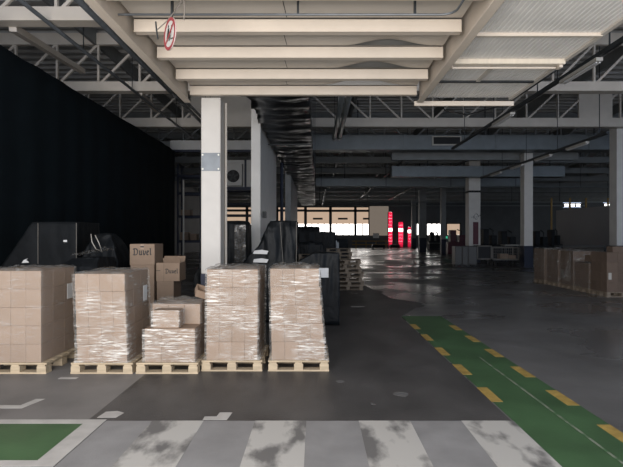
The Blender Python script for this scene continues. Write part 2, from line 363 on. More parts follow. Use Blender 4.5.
column(PX(412, 68), PX(416, 68), 68, .5, 7.0, 'column_dark', 'farthest thin column by the red strips', 1.5)
# ------------------------------------------------------------------ trusses
ZC = 7.0
def truss(Y, x0, x1, chord, m, label, panel=1.5, ztop=8.75, solid=None, brace=True):
    b = MB()
    b.box(x0, x1, Y-.26, Y+.08, ZC+.012, ZC+chord).box(x0, x1, Y-.28, Y+.10, ZC, ZC+.012)
    b.box(x0, x1, Y-.04, Y+.12, ztop, ztop+.42)
    if brace:
        n = int((x1-x0)/panel)
        for k in range(n):
            xa = x0+k*panel
            b.box(xa-.035, xa+.035, Y, Y+.09, ZC+chord, ztop)
            if -3.2 < xa+panel < 6.5: b.bar((xa+.05, Y+.045, ztop), (xa+panel-.05, Y+.045, ZC+chord), .08, .07)
            else: b.bar((xa+.05, Y+.045, ZC+chord), (xa+panel-.05, Y+.045, ztop), .08, .07)
    if solid:
        for a, c in solid: b.box(a, c, Y-.01, Y+.1, ZC+chord, ztop)
    return struct(b.build('roof_truss', m), label, 'roof truss')
ys = [11.8+5.6*k for k in range(12)]
names = ['first', 'second', 'third', 'fourth', 'fifth', 'sixth', 'seventh', 'eighth', 'ninth', 'tenth', 'eleventh', 'twelfth']
for k, Y in enumerate(ys):
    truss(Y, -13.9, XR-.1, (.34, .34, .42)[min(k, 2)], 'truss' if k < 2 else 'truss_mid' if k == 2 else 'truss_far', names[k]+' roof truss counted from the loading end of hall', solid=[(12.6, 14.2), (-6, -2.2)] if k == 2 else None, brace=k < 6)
b = MB()
for x in (-13, -8, -3, 2, 7, 12, 17, 22, 27, 32): b.box(x-.06, x+.06, 3, 74, 8.75, 9.25)
struct(b.build('ceiling_beam', 'truss_far'), 'long roof purlins running the length of the hall', 'beam')
b = MB()
b.bar((-7.52, 11.9, 6.98), (-8.4, 17.3, 7.75), .17, .17)
struct(b.build('ceiling_brace', 'truss'), 'thick slanted steel brace over the drape', 'brace')
b = MB(); b.bar((-6.4, 17.4, 7.0), (-7.6, 22.9, 7.8), .16, .16)
struct(b.build('ceiling_brace', 'truss'), 'second slanted steel brace deeper over the drape', 'brace')

# ------------------------------------------------------------------ low canopy over the loading bay
YE = 8.45; ZB = 4.31; XA, XB = -2.22, 1.775
for k in range(5):
    Y = [YE, 7.60, 6.70, 5.85, 4.98][k]
    b = MB()
    b.box(XA, XB, Y, Y+.012, ZB, ZB+.165).box(XA, XB, Y, Y+.10, ZB, ZB+.012).box(XA, XB, Y, Y+.09, ZB+.15, ZB+.165)
    b.box(XA, XB, Y-.012, Y+.0, ZB-.004, ZB+.012)
    struct(b.build('ceiling_beam', 'cream', bevel=.002), 'cream cross beam of low canopy, '+['at its open end', 'second from the open end', 'third from the open end', 'fourth from the open end', 'fifth from the open end'][k], 'beam')
ends = [YE, 7.60, 6.70, 5.85, 4.98]
for k in range(5):
    y1 = ends[k]; y0 = ends[k+1] if k < 4 else 3.6
    NX, NY = 60, 8; vs = []; fs = []
    xs = [XA+(XB-XA)*i/NX for i in range(NX+1)]
    for j in range(NY+1):
        t = j/NY
        for x in xs:
            lift = 0
            if k < 3:
                u = (x-(.82+.09*k))/(.74-.06*k)
                if abs(u) < 1: lift = (.5+.5*math.cos(math.pi*u))*t*t*(.115, .10, .085)[k]
                if k == 0 and abs(u) < 1: lift = min(lift, .075)
            vs.append((x, y0+.012+(y1-y0-.024)*t, ZB+.168+.02*t*0+lift+.01*math.sin(x*1.7+k)*t*0))
    for j in range(NY):
        for i in range(NX): a = j*(NX+1)+i; fs.append((a, a+1, a+NX+2, a+NX+1))
    n = len(vs); vs2 = vs+[(x, y, z+.012) for x, y, z in vs]
    fs2 = fs+[tuple(i+n for i in reversed(f)) for f in fs]
    o = MB().add(vs2, fs2).build('ceiling_panel', 'cream_panel', smooth=True)
    struct(o, 'pale board panel between canopy beams, '+['open end bay with wide gap', 'second bay with sagging gap', 'third bay with bowed edge', 'fourth flat bay', 'fifth flat bay'][k], 'ceiling panel')
    xs_ = -.55+.05*k
    MB().add([(xs_, y0+.02, ZB+.166), (xs_+.008, y0+.02, ZB+.166), (xs_+.05, y1-.02, ZB+.166), (xs_+.04, y1-.02, ZB+.166)], [(0, 1, 2, 3)]).build('joint_line', 'dark', o)
    x2 = .42
struct(MB().box(-2.5, 1.95, 3.0, YE+.10, ZB+.32, ZB+.42).box(-2.2, 1.76, YE+.103, YE+.12, ZB+.02, ZB+.42).build('ceiling_slab', 'roof'), 'dark roof of low canopy above the boards', 'ceiling')
def girder(x, label, sgn):
    b = MB()
    b.box(x-.055, x+.055, 3.0, YE+.16, ZB-.10, ZB-.085).box(x-.008, x+.008, 3.0, YE+.16, ZB-.085, ZB+.32).box(x-.07, x+.07, 3.0, YE+.16, ZB+.3, ZB+.32)
    struct(b.build('ceiling_girder', 'cream'), label, 'girder')
girder(-2.30, 'cream edge girder of canopy on the drape side', 1)
girder(1.86, 'cream girder between canopy boards and corrugated deck', -1)
MB_ = MB().tube([(-2.30, YE+.14, ZB-.02), (-2.30, YE+.24, ZB-.02)], .03, 8)
# corrugated deck
XD0, XD1, ZD, YD = 1.93, 3.60, 4.37, 8.85
vs = []; fs = []; nx = 0
x = XD0; prof = []
pit = .062
while x < XD1-.01:
    prof += [(x, 0), (x+.040, 0), (x+.047, .009), (x+.055, .009)]; x += pit
prof = [(min(a, XD1), c) for a, c in prof]
n = len(prof)
for Y in (3.0, YD):
    vs += [(a, Y, ZD+c) for a, c in prof]+[(a, Y, ZD+c+.008) for a, c in prof]
for i in range(n-1):
    fs += [(i, i+1, 2*n+i+1, 2*n+i), (n+i+1, n+i, 3*n+i, 3*n+i+1)]
struct(MB().add(vs, fs).build('ceiling_deck', 'deck'), 'grey corrugated deck of canopy over the walkway', 'ceiling')
b = MB().box(XD1-.03, XD1+.03, 3.0, YD+.05, ZD-.03, ZD+.10)
struct(b.build('ceiling_trim', 'cream_panel'), 'pale edge trim of the corrugated deck', 'trim')
for Y, x0, x1, z0, z1, lab, m in ((8.78, 1.80, 3.62, 4.205, 4.29, 'cream gutter beam at the open end of corrugated deck', 'cream'), (6.02, 1.92, 3.60, 4.33, 4.375, 'cream batten nearest the camera under corrugated deck', 'cream'),
                               (7.85, 1.93, 3.57, 4.335, 4.365, 'dark joint bar under corrugated deck', 'dark')):
    struct(MB().box(x0, x1, Y, Y+.05, z0, z1).build('ceiling_batten', m, bevel=.003), lab, 'batten')
e = empty('fluorescent_batten', ((1.92+3.60)/2, 6.94, 4.30), 'long cream fluorescent batten under the corrugated deck', 'light fixture')
MB().box(-.85, .83, -.04, .05, -.002, .07).build('housing', 'lamp_white', e, bevel=.004)
MB().tube([(-.82, .08, -.02), (.74, .08, -.02)], .018, 8).build('tube', 'cream', e)
for sx in (-.83, .76): MB().box(sx, sx+.05, .0, .11, -.04, 0).build('tube_holder', 'cream', e)
struct(MB().box(2.62, 2.68, 7.0, 7.9, 4.34, 4.372).build('ceiling_batten', 'cream_panel'), 'short lengthwise strip under the corrugated deck', 'batten')
# conduit under the canopy
pts = [(-2.2, 5.34, 4.284), (1.40, 5.34, 4.284)]+[(1.40+.14*math.sin(a), 5.34-.14*(1-math.cos(a)), 4.284) for a in (.4, .8, 1.2, 1.57)]+[(1.54, 4.2, 4.284)]
c = tag(MB().tube(pts, .013, 8).build('conduit_pipe', 'steel_plate', smooth=True), 'thin dark conduit bending under the canopy boards', 'pipe')
for x in (-1.6, -.2, 1.1): MB().box(x-.012, x+.012, 5.32, 5.36, 4.29, 4.477).build('clip', 'dark', c)
# prohibition sign on cords
Ys = 5.0
sc = P(170, 34, Ys); rad = .165
e = empty('prohibition_sign', sc, 'round red and white prohibition sign hanging by cords from canopy', 'sign')
e.rotation_euler = (0, math.radians(11), math.radians(-53))
def disc(r0, r1, y0, y1, n=40):
    b = MB(); vs = []; fs = []
    for k in range(n):
        a = 2*math.pi*k/n
        for r, y in ((r0, y0), (r1, y0), (r1, y1), (r0, y1)): vs.append((r*math.cos(a), y, r*math.sin(a)))
    for k in range(n):
        q = (k+1) % n
        for i in range(4): fs.append((4*k+i, 4*k+(i+1) % 4, 4*q+(i+1) % 4, 4*q+i))
    return b.add(vs, fs)
disc(.001, rad, -.004, .004).build('plate', 'white_sign', e)
for sg in (-1, 1):
    disc(rad*.80, rad, *sorted((sg*.0041, sg*.0065))).build('red_ring', 'red_sign', e)
    y0, y1 = sorted((sg*.0041, sg*.006))
    k_ = rad/.172
    t = MB()
    for poly in ([(-.075, -.045), (.02, -.045), (.02, -.005), (-.01, .0), (-.02, .06), (-.06, .06), (-.075, 0)], [(.035, -.06), (.048, -.06), (.048, .085), (.035, .085)], [(.048, -.06), (.11, -.06), (.11, -.048), (.048, -.048)],
                 [(-.055+.02*math.cos(a), -.055+.02*math.sin(a)) for a in [2*math.pi*q/10 for q in range(10)]], [(.0+.018*math.cos(a), -.057+.018*math.sin(a)) for a in [2*math.pi*q/10 for q in range(10)]], [(-.05+.016*math.cos(a), .08+.016*math.sin(a)) for a in [2*math.pi*q/10 for q in range(10)]]):
        t.prism([(x, z+.0) for x, z in poly], y0, y1)
    t.build('pictogram', 'ink', e)
    d = rad*.8*.7071; q = .010
    MB().prism([(-d-q, -d+q), (-d+q, -d-q), (d+q, d-q), (d-q, d+q)], *sorted((sg*.0062, sg*.0078))).build('red_slash', 'red_sign', e)
cd = MB().tube([P(184, -3, Ys), P(176, 9, Ys), P(172, 17.3, Ys)], .006, 6).tube([P(182, 3, Ys+.03), P(166, 22, Ys+.27), P(157, 30, Ys+.27)], .006, 6).tube([P(184, -3, Ys), P(184.5, 10, Ys), P(184, 20, Ys)], .008, 6)
tag(cd.build('hanging_cord', 'rope', smooth=True), 'thin cords and chain holding the round prohibition sign', 'cord')
hk = MB().tube([P(155.5, 23, 5.83), P(157, 30, 5.4), P(157, 31, Ys)], .008, 6)
tag(MB().tube([P(155.8, 23.5, Ys+.27)+Vector((0, 0, .02)), P(156.5, 30, Ys+.27), P(158, 39, Ys+.27)], .009, 6).build('hook', 'dark'), 'small dark hook beside the prohibition sign', 'hook')

# ------------------------------------------------------------------ ducts, pipes and trunking under the roof
def hang(o, x, y, z, top=ZR, w=.01, m='dark'):
    MB().box(x-w, x+w, y, y+.03, z, top).build('hanger', m, o)
def foil_duct(Y0, Y1, x0, x1, z0, h, label, seed):
    NY = int((Y1-Y0)/.09); prof = []
    for i in range(9): prof.append((x0+(x1-x0)*i/8, z0))
    for i in range(1, 5): prof.append((x1, z0+h*i/4))
    for i in range(1, 9): prof.append((x1+(x0-x1)*i/8, z0+h))
    for i in range(1, 4): prof.append((x0, z0+h-h*i/4))
    n = len(prof); vs = []; fs = []; cx, cz = (x0+x1)/2, z0+h/2
    for j in range(NY+1):
        Y = Y0+(Y1-Y0)*j/NY
        ring = .045*abs(math.sin(Y*math.pi/1.15))**.6
        for x, z in prof:
            d = ring-.03+.05*noise.noise((x*2.2+seed, Y*2.6, z*2.2))+.02*noise.noise((x*6, Y*6, z*6+seed))
            sag = -.05*math.sin(math.pi*(x-x0)/(x1-x0)) if z == z0 else 0
            vs.append((x+d*(1 if x > cx else -1)*(abs(x-cx) > (x1-x0)*.49), Y, z+(d if z > cz else -d)*(abs(z-cz) > h*.49)+sag*.6))
    for j in range(NY):
        for i in range(n): fs.append((j*n+i, j*n+(i+1) % n, (j+1)*n+(i+1) % n, (j+1)*n+i))
    fs += [tuple(range(n)), tuple(reversed(range(NY*n, NY*n+n)))]
    o = MB().add(vs, fs).build('foil_duct', 'foil', smooth=True)
    tag(o, label, 'duct')
    y = Y0+1.2
    while y < Y1:
        MB().box(x0-.08, x0-.06, y, y+.03, z0-.14, 8.8).box(x1+.06, x1+.08, y, y+.03, z0-.14, 8.8).box(x0-.08, x1+.08, y, y+.03, z0-.14, z0-.11).build('hanger', 'dark', o); y += 5.6
    return o
foil_duct(9.3, 21.2, -1.56, -.17, 5.02, .8, 'wide crinkled black foil duct under the roof behind canopy', 1)
foil_duct(21.5, 50, -1.5, -.12, 5.02, .7, 'second length of crinkled foil duct deeper in the hall', 9)
d = MB().box(PX(312, 26), PX(622, 26), 26, 26.9, PZ(149.5, 26), PZ(135, 26))
for px in (405, 497, 590, 320): d.box(PX(px, 26)-.06, PX(px, 26)+.06, 25.96, 26.9, PZ(150, 26), PZ(134.6, 26))
d = tag(d.build('air_duct', 'duct'), 'big rectangular metal air duct crossing under the trusses', 'duct')
v = MB().box(PX(432, 26), PX(461, 26), 25.93, 26, PZ(145.5, 26), PZ(136.3, 26)).build('vent_frame', 'rail', d)
MB().box(PX(433.3, 26), PX(459.7, 26), 25.91, 25.935, PZ(144.3, 26), PZ(137.4, 26)).build('vent_grille', 'black', v)
struct(MB().box(PX(392, 28.3), PX(578, 28.3), 28.25, 28.55, PZ(160, 28.3), PZ(152.5, 28.3)).build('ceiling_beam', 'truss_far'), 'grey cross beam above the pale aisle column', 'beam')
dk2 = tag(MB().box(PX(392, 31), PX(565, 31), 31, 31.8, PZ(176.5, 31), PZ(166, 31)).build('air_duct', 'duct'), 'second rectangular air duct above the red panel column', 'duct')
dk3 = tag(MB().box(PX(316, 38), PX(530, 38), 38, 38.8, PZ(186, 38), PZ(178.5, 38)).build('air_duct', 'duct'), 'third air duct, deepest across the hall', 'duct')
for o, Y, xs_, z in ((d, 26.4, (2, 9, 15), PZ(135, 26)), (dk2, 31.4, (7, 11, 15), PZ(166, 31)), (dk3, 38.4, (2, 8, 15), PZ(178.5, 38))):
    for x in xs_: hang(o, x+.3, Y, z-.01, w=.03)
for i, (X, z) in enumerate(((.78, 6.0), (1.0, 6.02))):
    o = tag(MB().tube([(X, 13.2, z+.0), (X, 20.3, z)], .085, 10).tube([(X, 20.2, z), (X, 20.5, z)], .11, 10).build('roof_pipe', 'duct', smooth=True), ['grey roof pipe with plugged end, nearer the foil duct', 'grey roof pipe with plugged end, farther from the foil duct'][i], 'pipe')
    for y in (14.5, 17.3, 20): hang(o, X, y, z)
def trunking(X, z, Y0, Y1, wd, label, fixtures, cat='cable trunking'):
    o = tag(MB().box(X-wd/2, X+wd/2, Y0, Y1, z, z+.09).build('cable_trunking', 'dark'), label, cat)
    y = Y0+.5
    while y < Y1: hang(o, X, y, z+.05); y += 3.1
    return o
def batten(X, Y, z, ln, label):
    e = empty('strip_light', (X, Y, z), label, 'light fixture', 'unlit strip lights under the roof')
    MB().box(-.07, .07, 0, ln, -.07, 0).build('housing', 'rail', e)
    for s in (-.035, .035): MB().tube([(s, .05, -.09), (s, ln-.05, -.09)], .018, 6).build('tube', 'paper', e)
    return e
trunking(5.82, 5.5, 9.0, 20.5, .08, 'dark cable trunking slanting beside the corrugated deck', 1)
B0 = batten(5.82, 14.2, 5.49, 1.5, 'unlit strip light on the trunking beside the corrugated deck')
copy_tree(B0, (5.82, 9.85, 5.49), 'unlit strip light on the trunking close to the canopy corner')
tag(MB().tube([(4.9, 9.4, 5.2), (4.6, 10.5, 5.0), (4.7, 12, 5.1), (4.4, 14, 5.35), (4.3, 16, 6.0), (4.3, 17.3, 7.0)], .02, 6).build('loose_cable', 'dark', smooth=True), 'loose black cable drooping past the corrugated deck corner', 'cable')
trunking(10.52, 5.5, 17.3, 30.6, .11, 'long lamp rail slanting over the cartons in the aisle', 1)
for i, y in enumerate((18.6, 21.5, 24.4, 27.3)):
    copy_tree(B0, (10.52, y, 5.49), 'unlit strip light on the lamp rail over the cartons, '+names[i]+' along')
trunking(5.6, 6.6, 28.9, 60, .13, 'lamp rail over the middle of the far aisle', 1)
for i, y in enumerate((29.5, 33.5, 40, 46, 52)):
    copy_tree(B0, (5.6, y, 6.59), 'unlit strip light on the far aisle lamp rail, '+names[i]+' along')
trunking(10.2, 6.9, 29, 68, .13, 'lamp rail between the far columns', 1)
for i, y in enumerate((40, 47, 55, 61)):
    copy_tree(B0, (10.2, y, 6.89), 'unlit strip light on rail between far columns, '+names[i]+' along')
trunking(.9, 6.3, 46, 70, .13, 'lamp rail ahead of the far windows', 1)
for i, y in enumerate((48, 53, 59, 64)):
    copy_tree(B0, (.9, y, 6.29), 'unlit strip light on rail before far windows, '+names[i]+' along')
for i, (X, z, Y1, r) in enumerate(((-6.4, 6.92, 25, .05), (-5.07, 6.85, 24, .07), (-4.85, 6.85, 24, .05))):
    o = tag(MB().tube([(X, 7.5, z), (X, Y1, z)], r, 8).build('roof_conduit', 'steel_plate', smooth=True), ['thin roof conduit crossing above the drape', 'thick dark roof pipe beside the canopy', 'thinner roof pipe running beside the thick one'][i], 'pipe')
    for y in (10, 13.2, 16.7, 22): hang(o, X, y, z)
tag(MB().tube([(-1.9, 30, 4.4), (33.5, 30, 4.4)], .001, 4).build('wire', 'dark'), 'thin wire across the hall', 'wire') if False else None
for i, (Y, z) in enumerate(((37, 5.6), (50, 5.35), (60, 5.6))):
    o = tag(MB().tube([(-1.0, Y, z), (33.6, Y, z)], .06, 6).build('roof_pipe', 'duct', smooth=True), ['pale cross pipe', 'second pale cross pipe', 'third pale cross pipe'][i]+' under the far roof', 'pipe')
    for x in range(0, 33, 5): hang(o, x+.4, Y, z, w=.02)

# ------------------------------------------------------------------ drape
XDR, ZDR, YD0, YD1 = -7.0, 6.06, 3.0, 23.8
vs = []; fs = []; NY = 160; NZ = 10
for j in range(NY+1):
    Y = YD0+(YD1-YD0)*j/NY
    for i in range(NZ+1):
        t = i/NZ
        z = .02+t*(ZDR+.012*math.sin(Y*2.1)+.008*math.sin(Y*5.3)-.02)
        vs.append((XDR+.022*math.sin(Y*5.5+1.1*math.sin(Y*.9))*(1-.5*t), Y, z))
nn = len(vs); vs += [(x-.04, y, z) for x, y, z in vs]
for j in range(NY):
    for i in range(NZ):
        a = j*(NZ+1)+i; q = (a, a+1, a+NZ+2, a+NZ+1); fs.append(q); fs.append(tuple(k+nn for k in reversed(q)))
for j in range(NY):
    for i in (0, NZ):
        a = j*(NZ+1)+i; fs.append((a, a+NZ+1, a+NZ+1+nn, a+nn))
tag(MB().add(vs, fs).build('black_drape', 'drape', smooth=True), 'huge black drape closing off the side of the hall', 'curtain')

# ------------------------------------------------------------------ pallets
def make_pallet(name, wdt, dep, m, label, group):
    e = empty(name, (0, 0, 0), label, 'pallet', group)
    h, tb = .144, .022
    for k in range(5):
        c_ = dep/5*(k+.5); MB().box(-wdt/2, wdt/2, c_-dep/10+.012, c_+dep/10-.012, h-tb, h).build('deck_board', m, e)
    for x in (-wdt/2+.065, 0, wdt/2-.065):
        MB().box(x-.05, x+.05, 0, dep, h-2*tb, h-tb-.0005).build('stringer_board', m, e)
        for y in (0, dep/2-.07, dep-.14): MB().box(x-.06, x+.06, y+.002, y+.14, tb, h-2*tb-.0005).build('block', m, e)
    for y in (0, dep/2-.07, dep-.14): MB().box(-wdt/2, wdt/2, y, y+.14, 0, tb-.0005).build('bottom_board', m, e)
    return e
pal = make_pallet('wooden_pallet', .82, .95, 'wood', 'x', 'loaded wooden pallets in the front row')
PG = 'loaded wooden pallets in the front row'
stacks = {}
def carton_mesh(wd, dp, ht, m, key={}):
    k = (round(wd, 3), round(dp, 3), round(ht, 3), m)
    if k not in key:
        b = MB().box(-wd/2, wd/2, 0, dp, 0, ht)
        key[k] = b.mesh('carton', m, bevel=.003)
    return key[k]
def carton(loc, wd, dp, ht, label, group, m='carton', rz=0, name='carton'):
    o = bpy.data.objects.new(name, carton_mesh(wd, dp, ht, m)); C.objects.link(o); o.location = loc; o.rotation_euler.z = rz
    return tag(o, label, 'carton', group)
ordn = ['bottom', 'second', 'third', 'fourth', 'fifth', 'sixth']
rown = ['front', 'middle', 'back']
coln = {4: ['drape-end', 'drape-half', 'aisle-half', 'aisle-end'], 3: ['drape-end', 'centre', 'aisle-end'], 2: ['drape-end', 'aisle-end']}
def load(cx, y0, wd, dp, nx, ny, nz, ht, z0, what, group, lean=lambda t: (0, 1), keep=None, m='carton', jit=.0015, side=1, seed=1):
    rs = random.Random(seed); lay = ht/nz
    for k in range(nz):
        off, sc_ = lean((k+.5)/nz)
        for j in range(ny):
            for i in range(nx):
                vis = (j == 0 or k == nz-1 or i == (nx-1 if side > 0 else 0)) if keep is None else keep(i, j, k)
                if not vis: continue
                cw = wd*sc_/nx; cd_ = dp/ny
                x = cx+off-wd*sc_/2+cw*(i+.5)+rs.uniform(-jit, jit)*.5; y = y0+cd_*j+rs.uniform(0, jit)
                top = 'top' if k == nz-1 else ordn[k]
                carton((x, y+.002, z0+lay*k+.0008), cw-.0008-jit*.25, cd_-.0008-jit*.25, lay-.0016, 'carton, %s layer, %s row, %s column of %s' % (top, rown[j] if ny <= 3 else names[j], coln[nx][i], what), group, m)
def wrap(cx, y0, wd, dp, z0, z1, m, mtop, what, lean=lambda t: (0, 1), seed=0, amp=.010, skirt=.05):
    NZ, NP = 44, 26
    vs = []; fs = []
    per = [(-1+2*i/NP, 0) for i in range(NP)]+[(1, 2*i/NP-1+1) for i in range(0)]
    base = []
    for i in range(NP): base.append((-.5+i/NP, 0.))
    for i in range(NP): base.append((.5, i/NP))
    for i in range(NP): base.append((.5-i/NP, 1.))
    for i in range(NP): base.append((-.5, 1-i/NP))
    n = len(base)
    for k in range(NZ+1):
        t = k/NZ; z = z0+(z1-z0)*t
        off, sc_ = lean(min(max((z-z0)/(z1-z0), 0), 1))
        for u, v in base:
            W = wd*sc_+.04; D = dp+.04
            x = cx+off+u*W; y = y0-.02+v*D
            nx_, ny_ = (0, -1) if v == 0 else (0, 1) if v == 1. else (1, 0) if u == .5 else (-1, 0)
            d = amp*(.75+.9*noise.noise((x*3+seed, y*3, z*16))+.5*noise.noise((x*7, y*7+seed, z*40)))
            if t < .06: d += skirt*(1-t/.06)**2*(.6+.5*noise.noise((x*9, y*9, seed)))
            d = max(d, .0)
            vs.append((x+nx_*d, y+ny_*d, z))
    for k in range(NZ):
        for i in range(n): fs.append((k*n+i, k*n+(i+1) % n, (k+1)*n+(i+1) % n, (k+1)*n+i))
    o = MB().add(vs, fs).build('stretch_wrap', m, smooth=True)
    tag(o, 'clear stretch film wound around '+what, 'stretch film', 'stretch film around the pallet loads')
    # bunched film lying over the top edge
    vs = []; fs = []; NT = 26
    off, sc_ = lean(1)
    for j in range(NT+1):
        for i in range(NT+1):
            u, v = i/NT, j/NT
            x = cx+off+(u-.5)*(wd*sc_+.04); y = y0-.02+v*(dp+.04)
            e_ = min(u, 1-u, v, 1-v)
            z = z1+.008+.035*max(0, noise.noise((x*7+seed, y*7, 1.3))+.35)+.02*abs(noise.noise((x*19, y*19+seed, 4)))
            if e_ == 0: z = z1+.002
            vs.append((x, y, z))
    for j in range(NT):
        for i in range(NT): a = j*(NT+1)+i; fs.append((a, a+1, a+NT+2, a+NT+1))
    if mtop: MB().add(vs, fs).build('bunched_top', mtop, o, smooth=True)
    return o
Yp = 6.33; Yq = 6.45; G = 'film-wrapped cartons on the front pallets'
pal.location = (-3.97, Yp, 0); pal['label'] = 'pale wooden pallet under the brown stack beside the drape'
copy_tree(pal, (-2.83, Yp, 0), 'pale wooden pallet under the tall stack with white wrapped face', PG)
copy_tree(pal, (-1.968, Yp, 0), 'pale wooden pallet under the low stepped stack', PG)
copy_tree(pal, (-1.133, Yq, 0), 'pale wooden pallet under the straight stack before the white column', PG)
copy_tree(pal, (-.235, Yq, 0), 'pale wooden pallet under the leaning stack', PG)
ZP = .1445
W1, W2, W3, W4, W5 = 'the brown stack beside the drape', 'the white-faced wrapped stack', 'the low stepped stack', 'the straight stack before column', 'the leaning stack'
L0 = lambda t: (0, 1)
load(-4.04, Yp+.02, .80, .88, 4, 3, 5, 1.215, ZP, W1, G, seed=1)
wrap(-4.04, Yp+.02, .80, .88, ZP+.01, ZP+1.215, M['film_thin'], M['film_top'], W1, seed=3, skirt=.01)
L2 = lambda t: (-.03+.02*(1-t)-.02*t, .90)
load(-2.822, Yp+.03, .735, .88, 4, 3, 5, 1.175, ZP, W2, G, L2, seed=2)
wrap(-2.822, Yp+.03, .735, .88, ZP+.01, ZP+1.175, M['film'], M['film_top'], W2, L2, seed=5)
# low stepped stack: two full layers, then a set-back top layer
load(-1.94, Yp+.03, .665, .88, 3, 3, 2, .45, ZP, W3, G, keep=lambda i, j, k: True if (j == 0 or i == 2 or k == 1) else False, seed=3)
for (i, j), t in {(0, 0): 'front row, drape-end', (0, 1): 'middle row, drape-end', (1, 1): 'middle row, centre', (2, 1): 'middle row, aisle-end', (1, 2): 'back row, centre', (2, 2): 'back row, aisle-end'}.items():
    x = -1.94-.332+.2217*(i+.5); hh = .235 if j == 0 else .27
    if j == 0: carton((-1.995, Yp+.05, ZP+.4516), .34, .20, .236, 'wide brown carton alone on the front ledge of low stepped stack', G)
    else: carton((x+.0, Yp+.03+.293*j+.01, ZP+.4516), .218, .275, .28, 'brown carton, raised top layer, %s column of low stepped stack' % t, G)
wrap(-1.94, Yp+.03, .67, .88, ZP+.01, ZP+.449, M['film'], None, 'the lower half of the low stepped stack', seed=8, skirt=.015)
wrap(-1.995, Yp+.05, .34, .20, ZP+.47, ZP+.69, M['film'], None, 'the ledge carton of the low stepped stack', seed=40, amp=.006, skirt=0)
wrap(-1.94, Yp+.335, .665, .555, ZP+.47, ZP+.745, M['film_thin'], M['film_top'], 'the raised half of low stepped stack', seed=9, skirt=.02)
fl = MB()      # loose open carton lid on the low stack
lid = empty('opened_carton', (-1.67, Yp+.62, ZP+.85), 'small crushed open carton lying atop the low stepped stack', 'carton')
lid.rotation_euler = (math.radians(28), math.radians(20), math.radians(24))
MB().box(-.09, .09, -.07, .07, 0, .012).box(-.09, -.08, -.07, .07, .012, .09).box(.08, .09, -.07, .07, .012, .09).box(-.09, .09, .06, .07, .012, .09).box(-.09, .09, -.07, -.06, .012, .07).build('carton_tray', 'carton', lid)
f = MB().box(-.09, .09, 0, .10, 0, .008).build('carton_flap', 'carton', lid); f.location = (0, -.07, .075); f.rotation_euler = (math.radians(-140), 0, 0)
L4 = lambda t: (-.005+.01*t, .93)
load(-1.133, Yq+.03, .74, .88, 4, 3, 5, 1.225, ZP, W4, G, L4, seed=4)
wrap(-1.133, Yq+.03, .74, .88, ZP+.01, ZP+1.225, M['film'], M['film_top'], W4, L4, seed=13)
L5 = lambda t: (-.01-.06*t, .955-.10*t)
load(-.225, Yq+.03, .76, .88, 4, 3, 5, 1.235, ZP, W5, G, L5, seed=5)
wrap(-.225, Yq+.03, .76, .88, ZP+.01, ZP+1.235, M['film'], M['film_top'], W5, L5, seed=17)
# shipping notes on the loads
for nm, (x, y, z), lab in (('shipping_note', (-3.604, Yp+.62, 1.02), 'pale paper note on the side of brown stack'), ('shipping_note', (-2.478, Yp+.55, 1.0), 'pale paper note on the side of white-faced stack')):
    tag(MB().box(0, .004, 0, .15, -.11, .11).build(nm, 'paper', loc=(x, y, z)), lab, 'paper')

# ------------------------------------------------------------------ right hand row of loads
G2 = 'dim cartons in the row across the aisle'
XR0 = 8.66
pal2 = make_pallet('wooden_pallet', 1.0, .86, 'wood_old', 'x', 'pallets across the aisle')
ry = [14.3, 15.25, 16.18, 17.18, 18.25]
rw = ['pale bare stack across aisle', 'low torn stack across aisle', 'ripped-film stack across aisle', 'dark wrapped stack across aisle', 'last stack by aisle column']
for i, y in enumerate(ry):
    if i == 0: pal2.location = (XR0+.5, y, 0); pal2['label'] = 'worn wooden pallet under '+rw[0]
    else: copy_tree(pal2, (XR0+.5, y, 0), 'worn wooden pallet under '+rw[i])
hts = [1.19, .80, 1.16, 1.17, 1.19]
coln[3] = ['aisle-side', 'centre', 'wall-side']
for i, y in enumerate(ry):
    nz = 3 if i == 1 else 4
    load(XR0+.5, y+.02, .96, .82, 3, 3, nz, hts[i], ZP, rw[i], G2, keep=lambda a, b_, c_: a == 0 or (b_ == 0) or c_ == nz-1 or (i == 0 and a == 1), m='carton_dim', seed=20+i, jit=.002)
    if i: wrap(XR0+.5, y+.02, .96, .82, ZP+.01, ZP+hts[i], M['film_dull'], M['film_top'], rw[i], seed=30+i, amp=.012, skirt=0)
vs = []; fs = []
for j in range(15):
    for i in range(9):
        t = i/8; q = j/14
        vs.append((XR0-.05-.12*q*q*t+.035*noise.noise((i*.7, j*.6, 3)), ry[2]+.04+.34*t*(.35+.65*q)+.03*noise.noise((i*.6, j*.5, 8)), 1.28-1.0*q))
for j in range(14):
    for i in range(8): a = j*9+i; fs.append((a, a+1, a+10, a+9))
tag(MB().add(vs, fs).build('torn_film', M['film_top'], smooth=True), 'torn flap of film hanging off the ripped-film stack', 'film')
carton((XR0+.42, ry[0]+.05, ZP+hts[0]+.001), .42, .3, .17, 'loose low carton on top of pale bare stack', G2, 'carton_dim')
carton((XR0+.24, ry[1]+.08, ZP+hts[1]+.060), .3, .3, .2, 'loose carton perched on the low torn stack', G2, 'carton_dim')
tag(MB().box(-.004, 0, 0, .2, -.16, .16).build('shipping_note', 'rail_dim', loc=(XR0-.022, ry[2]+.55, .5)), 'torn pale note on the ripped-film stack', 'paper')
tag(MB().box(0, .09, -.005, 0, -.10, .10).build('shipping_note', 'rail', loc=(XR0+.06, ry[0]+.013, .62)), 'narrow white note on the pale bare stack front', 'paper')

